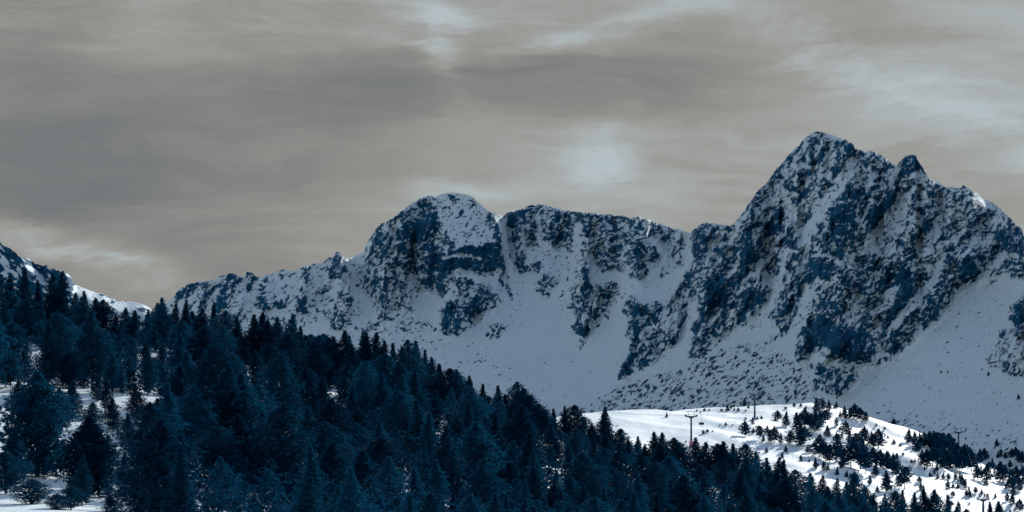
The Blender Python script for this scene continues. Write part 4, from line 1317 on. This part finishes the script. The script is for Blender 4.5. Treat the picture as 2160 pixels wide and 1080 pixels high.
spots = []
while len(spots) < 190:
    px, py = rr_.uniform(1200, 1720), rr_.uniform(720, 880)
    if inside(px, py, TALUS[0]): spots.append((px, py, rr_.choice([2.2, 2.6, 3, 3.5, 4.5, 5.5])))
for _ in range(50):
    px = rr_.uniform(1830, 2150)
    spots.append((px, rr_.uniform(862, 910) + (px - 1830) * .16, rr_.choice([1.6, 2.0, 2.6, 3.2])))
for _ in range(28):
    px = rr_.uniform(850, 1080)
    spots.append((px, 700 + (px - 850) * .3 + rr_.uniform(-12, 40), rr_.choice([1.6, 2.2, 2.8])))
for _ in range(22):
    spots.append((rr_.uniform(1950, 2110), rr_.uniform(650, 800), rr_.choice([1.5, 2.0, 2.6])))
for px, py, s in spots:
    D = float(REL.sample(RD, px, py))
    p = at(px, py, D)
    o = link('rock', rr_.choice(ROCKS), MOUNTAIN)
    o.location = p
    sc = s / F * D
    o.scale = (sc * rr_.uniform(1.0, 1.7), sc * rr_.uniform(.8, 1.2), sc * rr_.uniform(.8, 1.1))
    o.rotation_euler = (rr_.uniform(-.3, .3), rr_.uniform(-.75, -.2), rr_.uniform(-.4, .4))

# ---------------------------------------------------------------- chairlift
import bmesh


def bm_obj(name, build, mat, parent):
    bm = bmesh.new()
    build(bm)
    me = bpy.data.meshes.new(name)
    bm.to_mesh(me); bm.free()
    me.materials.append(mat)
    return link(name, me, parent)


def add_cyl(bm, a, b, r0, r1, seg=12):
    a, b = Vector(a), Vector(b)
    d = b - a
    res = bmesh.ops.create_cone(bm, cap_ends=True, segments=seg, radius1=r0, radius2=r1, depth=d.length)
    mt = Matrix.Translation((a + b) / 2) @ d.to_track_quat('Z', 'Y').to_matrix().to_4x4()
    bmesh.ops.transform(bm, matrix=mt, verts=res['verts'])


def add_box(bm, c, s, rot=None):
    res = bmesh.ops.create_cube(bm, size=1)
    mt = Matrix.Translation(c) @ (rot if rot else Matrix.Identity(4)) @ Matrix.Diagonal((*s, 1))
    bmesh.ops.transform(bm, matrix=mt, verts=res['verts'])


def lift_tower(px, fy, top, label, yaw, arm=2.3, dark=False, pad=False, D=None, frame_tilt=0.0):
    if D is None:
        D, z = ground_hit(px, fy)
    else:
        z = float(ground_z((px - CX) / F * D, D))
    x = (px - CX) / F * D
    H = (HY - top) / F * D - z
    ms = M_DARK if dark else M_STEEL
    e = link('lift_tower', None)
    e.location = (x, D, z)
    e.rotation_euler = (0, 0, yaw)
    tag(e, label, 'lift tower', 'chairlift towers')
    bm_obj('footing', lambda b: add_cyl(b, (0, 0, -1.0), (0, 0, 0.35), 0.9, 0.8, 16), M_CONC, e)
    bm_obj('mast', lambda b: add_cyl(b, (0, 0, 0.3), (0, 0, H - 0.9), 0.40, 0.28, 16), ms, e)
    bm_obj('crossarm', lambda b: (add_box(b, (0, 0, H - 0.75), (arm * 2, .34, .36)), add_box(b, (0, 0, H - 1.1), (arm * .9, .22, .4))), M_DARK, e)
    for s in (-1, 1):
        tr = bm_obj('sheave_train', lambda b: (add_box(b, (s * arm, 0, H - 0.62), (.16, 3.4, .22)), add_box(b, (s * arm * .98, 0, H - 0.2), (.5, 3.0, .08)),
                                              add_box(b, (s * arm, 0, H - .42), (.2, .3, .5))), M_DARK, e)
        for j in range(4):
            yy = -1.35 + j * .9
            bm_obj('sheave', lambda b: add_cyl(b, (s * arm - .14, yy, H - 0.42), (s * arm + .14, yy, H - 0.42), .27, .27, 12), M_DARK, tr)
    rt = Matrix.Rotation(frame_tilt, 4, 'Y')
    bm_obj('lifting_frame', lambda b: (add_cyl(b, (-arm * .55, 0, H - .6), (-arm * .55, 0, H + .95), .09, .09, 8), add_cyl(b, (arm * .55, 0, H - .6), (arm * .55, 0, H + .95), .09, .09, 8),
                                       add_box(b, (0, 0, H + .95), (arm * 1.9, .16, .16), rt)), ms, e)
    bm_obj('ladder', lambda b: ([add_cyl(b, (o_, -.62, .6), (o_, -.52, H - 1), .035, .035, 6) for o_ in (-.2, .2)],
                                [add_cyl(b, (-.2, -.6, 1 + k * .4), (.2, -.6, 1 + k * .4), .022, .022, 5) for k in range(int((H - 2) / .4))]), M_DARK, e)
    if pad:
        bm_obj('safety_pad', lambda b: add_cyl(b, (0, 0, .1), (0, 0, 2.0), .78, .74, 16), M_PINK, e)
    c, s_ = math.cos(yaw), math.sin(yaw)
    ends = [Vector((x + s * arm * c, D + s * arm * s_, z + H - .12)) for s in (-1, 1)]
    return ends


yaw1 = math.radians(-14)
T1 = lift_tower(1458, 943, 874, 'steel lift tower with pink base pad rising from the meadow edge', yaw1, 1.9, pad=True)
T2 = lift_tower(1592, 884, 829, 'grey lift tower standing alone on the sunlit crest', yaw1, 1.6, frame_tilt=.55)
T3 = lift_tower(1728, 878, 838, 'lift tower half hidden in the trees on the crest', yaw1, 1.9, frame_tilt=.55)
T4 = lift_tower(2022, 968, 908, 'dark lift tower rising above the long wood at right', math.radians(-8), 1.7, dark=True)
T5 = lift_tower(2074, 1096, 1049, 'lift tower cut by the bottom edge at lower right', math.radians(-8), 1.7, dark=True, D=690)


def cable(a, b, sag, label, r=0.03):
    cu = bpy.data.meshes.new('cable')
    V, T = [], []
    n = 24
    pts = [a.lerp(b, i / n) - Vector((0, 0, sag * 4 * (i / n) * (1 - i / n))) for i in range(n + 1)]
    tube(V, T, pts, [r] * (n + 1), 5)
    me = needle_mesh('haul_cable', V, T, M_DARK)
    return tag(link('haul_cable', me), label, 'cable', 'chairlift cables')


S0 = [at(930, 798, 560) + Vector((d, 0, 0)) for d in (-2.2, 2.2)]
SPAN = (('left', 0), ('right', 1))
for nm, k in SPAN:
    cable(S0[k], T1[k], 3.0, '%s thin lift cable between the forest and the padded tower' % nm)
    cable(T1[k], T2[k], 1.6, '%s thin lift cable between the padded tower and crest tower' % nm)
    cable(T2[k], T3[k], 1.2, '%s thin lift cable between the crest tower and tree-hidden tower' % nm)
    cable(T5[k], T4[k], 4.0, '%s thin lift cable between the two dark towers at right' % nm)


def lift_chair():
    p = T1[1].lerp(T2[1], 0.06) - Vector((0, 0, .36))
    e = link('lift_chair', None)
    e.location = p
    e.rotation_euler = (0, 0, yaw1)
    tag(e, 'empty lift chair hanging from the cable right of the padded tower', 'lift chair')
    bm_obj('grip', lambda b: add_box(b, (0, 0, 0), (.25, .5, .3)), M_DARK, e)
    bm_obj('hanger', lambda b: (add_cyl(b, (0, 0, 0), (0.25, 0, -.6), .05, .05, 8), add_cyl(b, (.25, 0, -.6), (.25, 0, -2.9), .05, .05, 8)), M_DARK, e)
    bm_obj('seat', lambda b: add_box(b, (.2, -.1, -3.6), (1.7, .5, .14)), M_DARK, e)
    bm_obj('backrest', lambda b: add_box(b, (.2, .2, -3.2), (1.7, .12, .7)), M_DARK, e)
    bm_obj('seat_frame', lambda b: (add_cyl(b, (-.7, .1, -2.9), (1.1, .1, -2.9), .05, .05, 8), add_cyl(b, (-.7, .1, -2.9), (-.7, -.3, -3.6), .05, .05, 8), add_cyl(b, (1.1, .1, -2.9), (1.1, -.3, -3.6), .05, .05, 8)), M_STEEL, e)
    bm_obj('footrest', lambda b: (add_cyl(b, (-.4, -.6, -4.2), (.8, -.6, -4.2), .04, .04, 8), add_cyl(b, (.2, -.2, -3.6), (.2, -.6, -4.2), .04, .04, 8)), M_STEEL, e)


lift_chair()

# thin snow-making lances on the right slope
for px, fy, hp, lab in ((2055, 1050, 42, 'thin pole on the shaded snow left of the bottom lift tower'), (2099, 1049, 28, 'thin short pole on shaded snow near the right edge'),
                        (2073, 962, 22, 'thin pole with small head beside the slope wood at right'), (1996, 1080, 60, 'thin pale pole standing at the forest edge lower right')):
    D, z = ground_hit(px, fy)
    h = hp / F * D
    e = link('snow_lance', None)
    e.location = ((px - CX) / F * D, D, z - .1)
    tag(e, lab, 'pole', 'snow lances')
    bm_obj('pole', lambda b: add_cyl(b, (0, 0, -.3), (0, 0, h), .07, .05, 8), M_STEEL, e)
    bm_obj('nozzle_head', lambda b: add_cyl(b, (0, .1, h - .05), (0, -.35, h + .3), .1, .06, 8), M_STEEL, e)
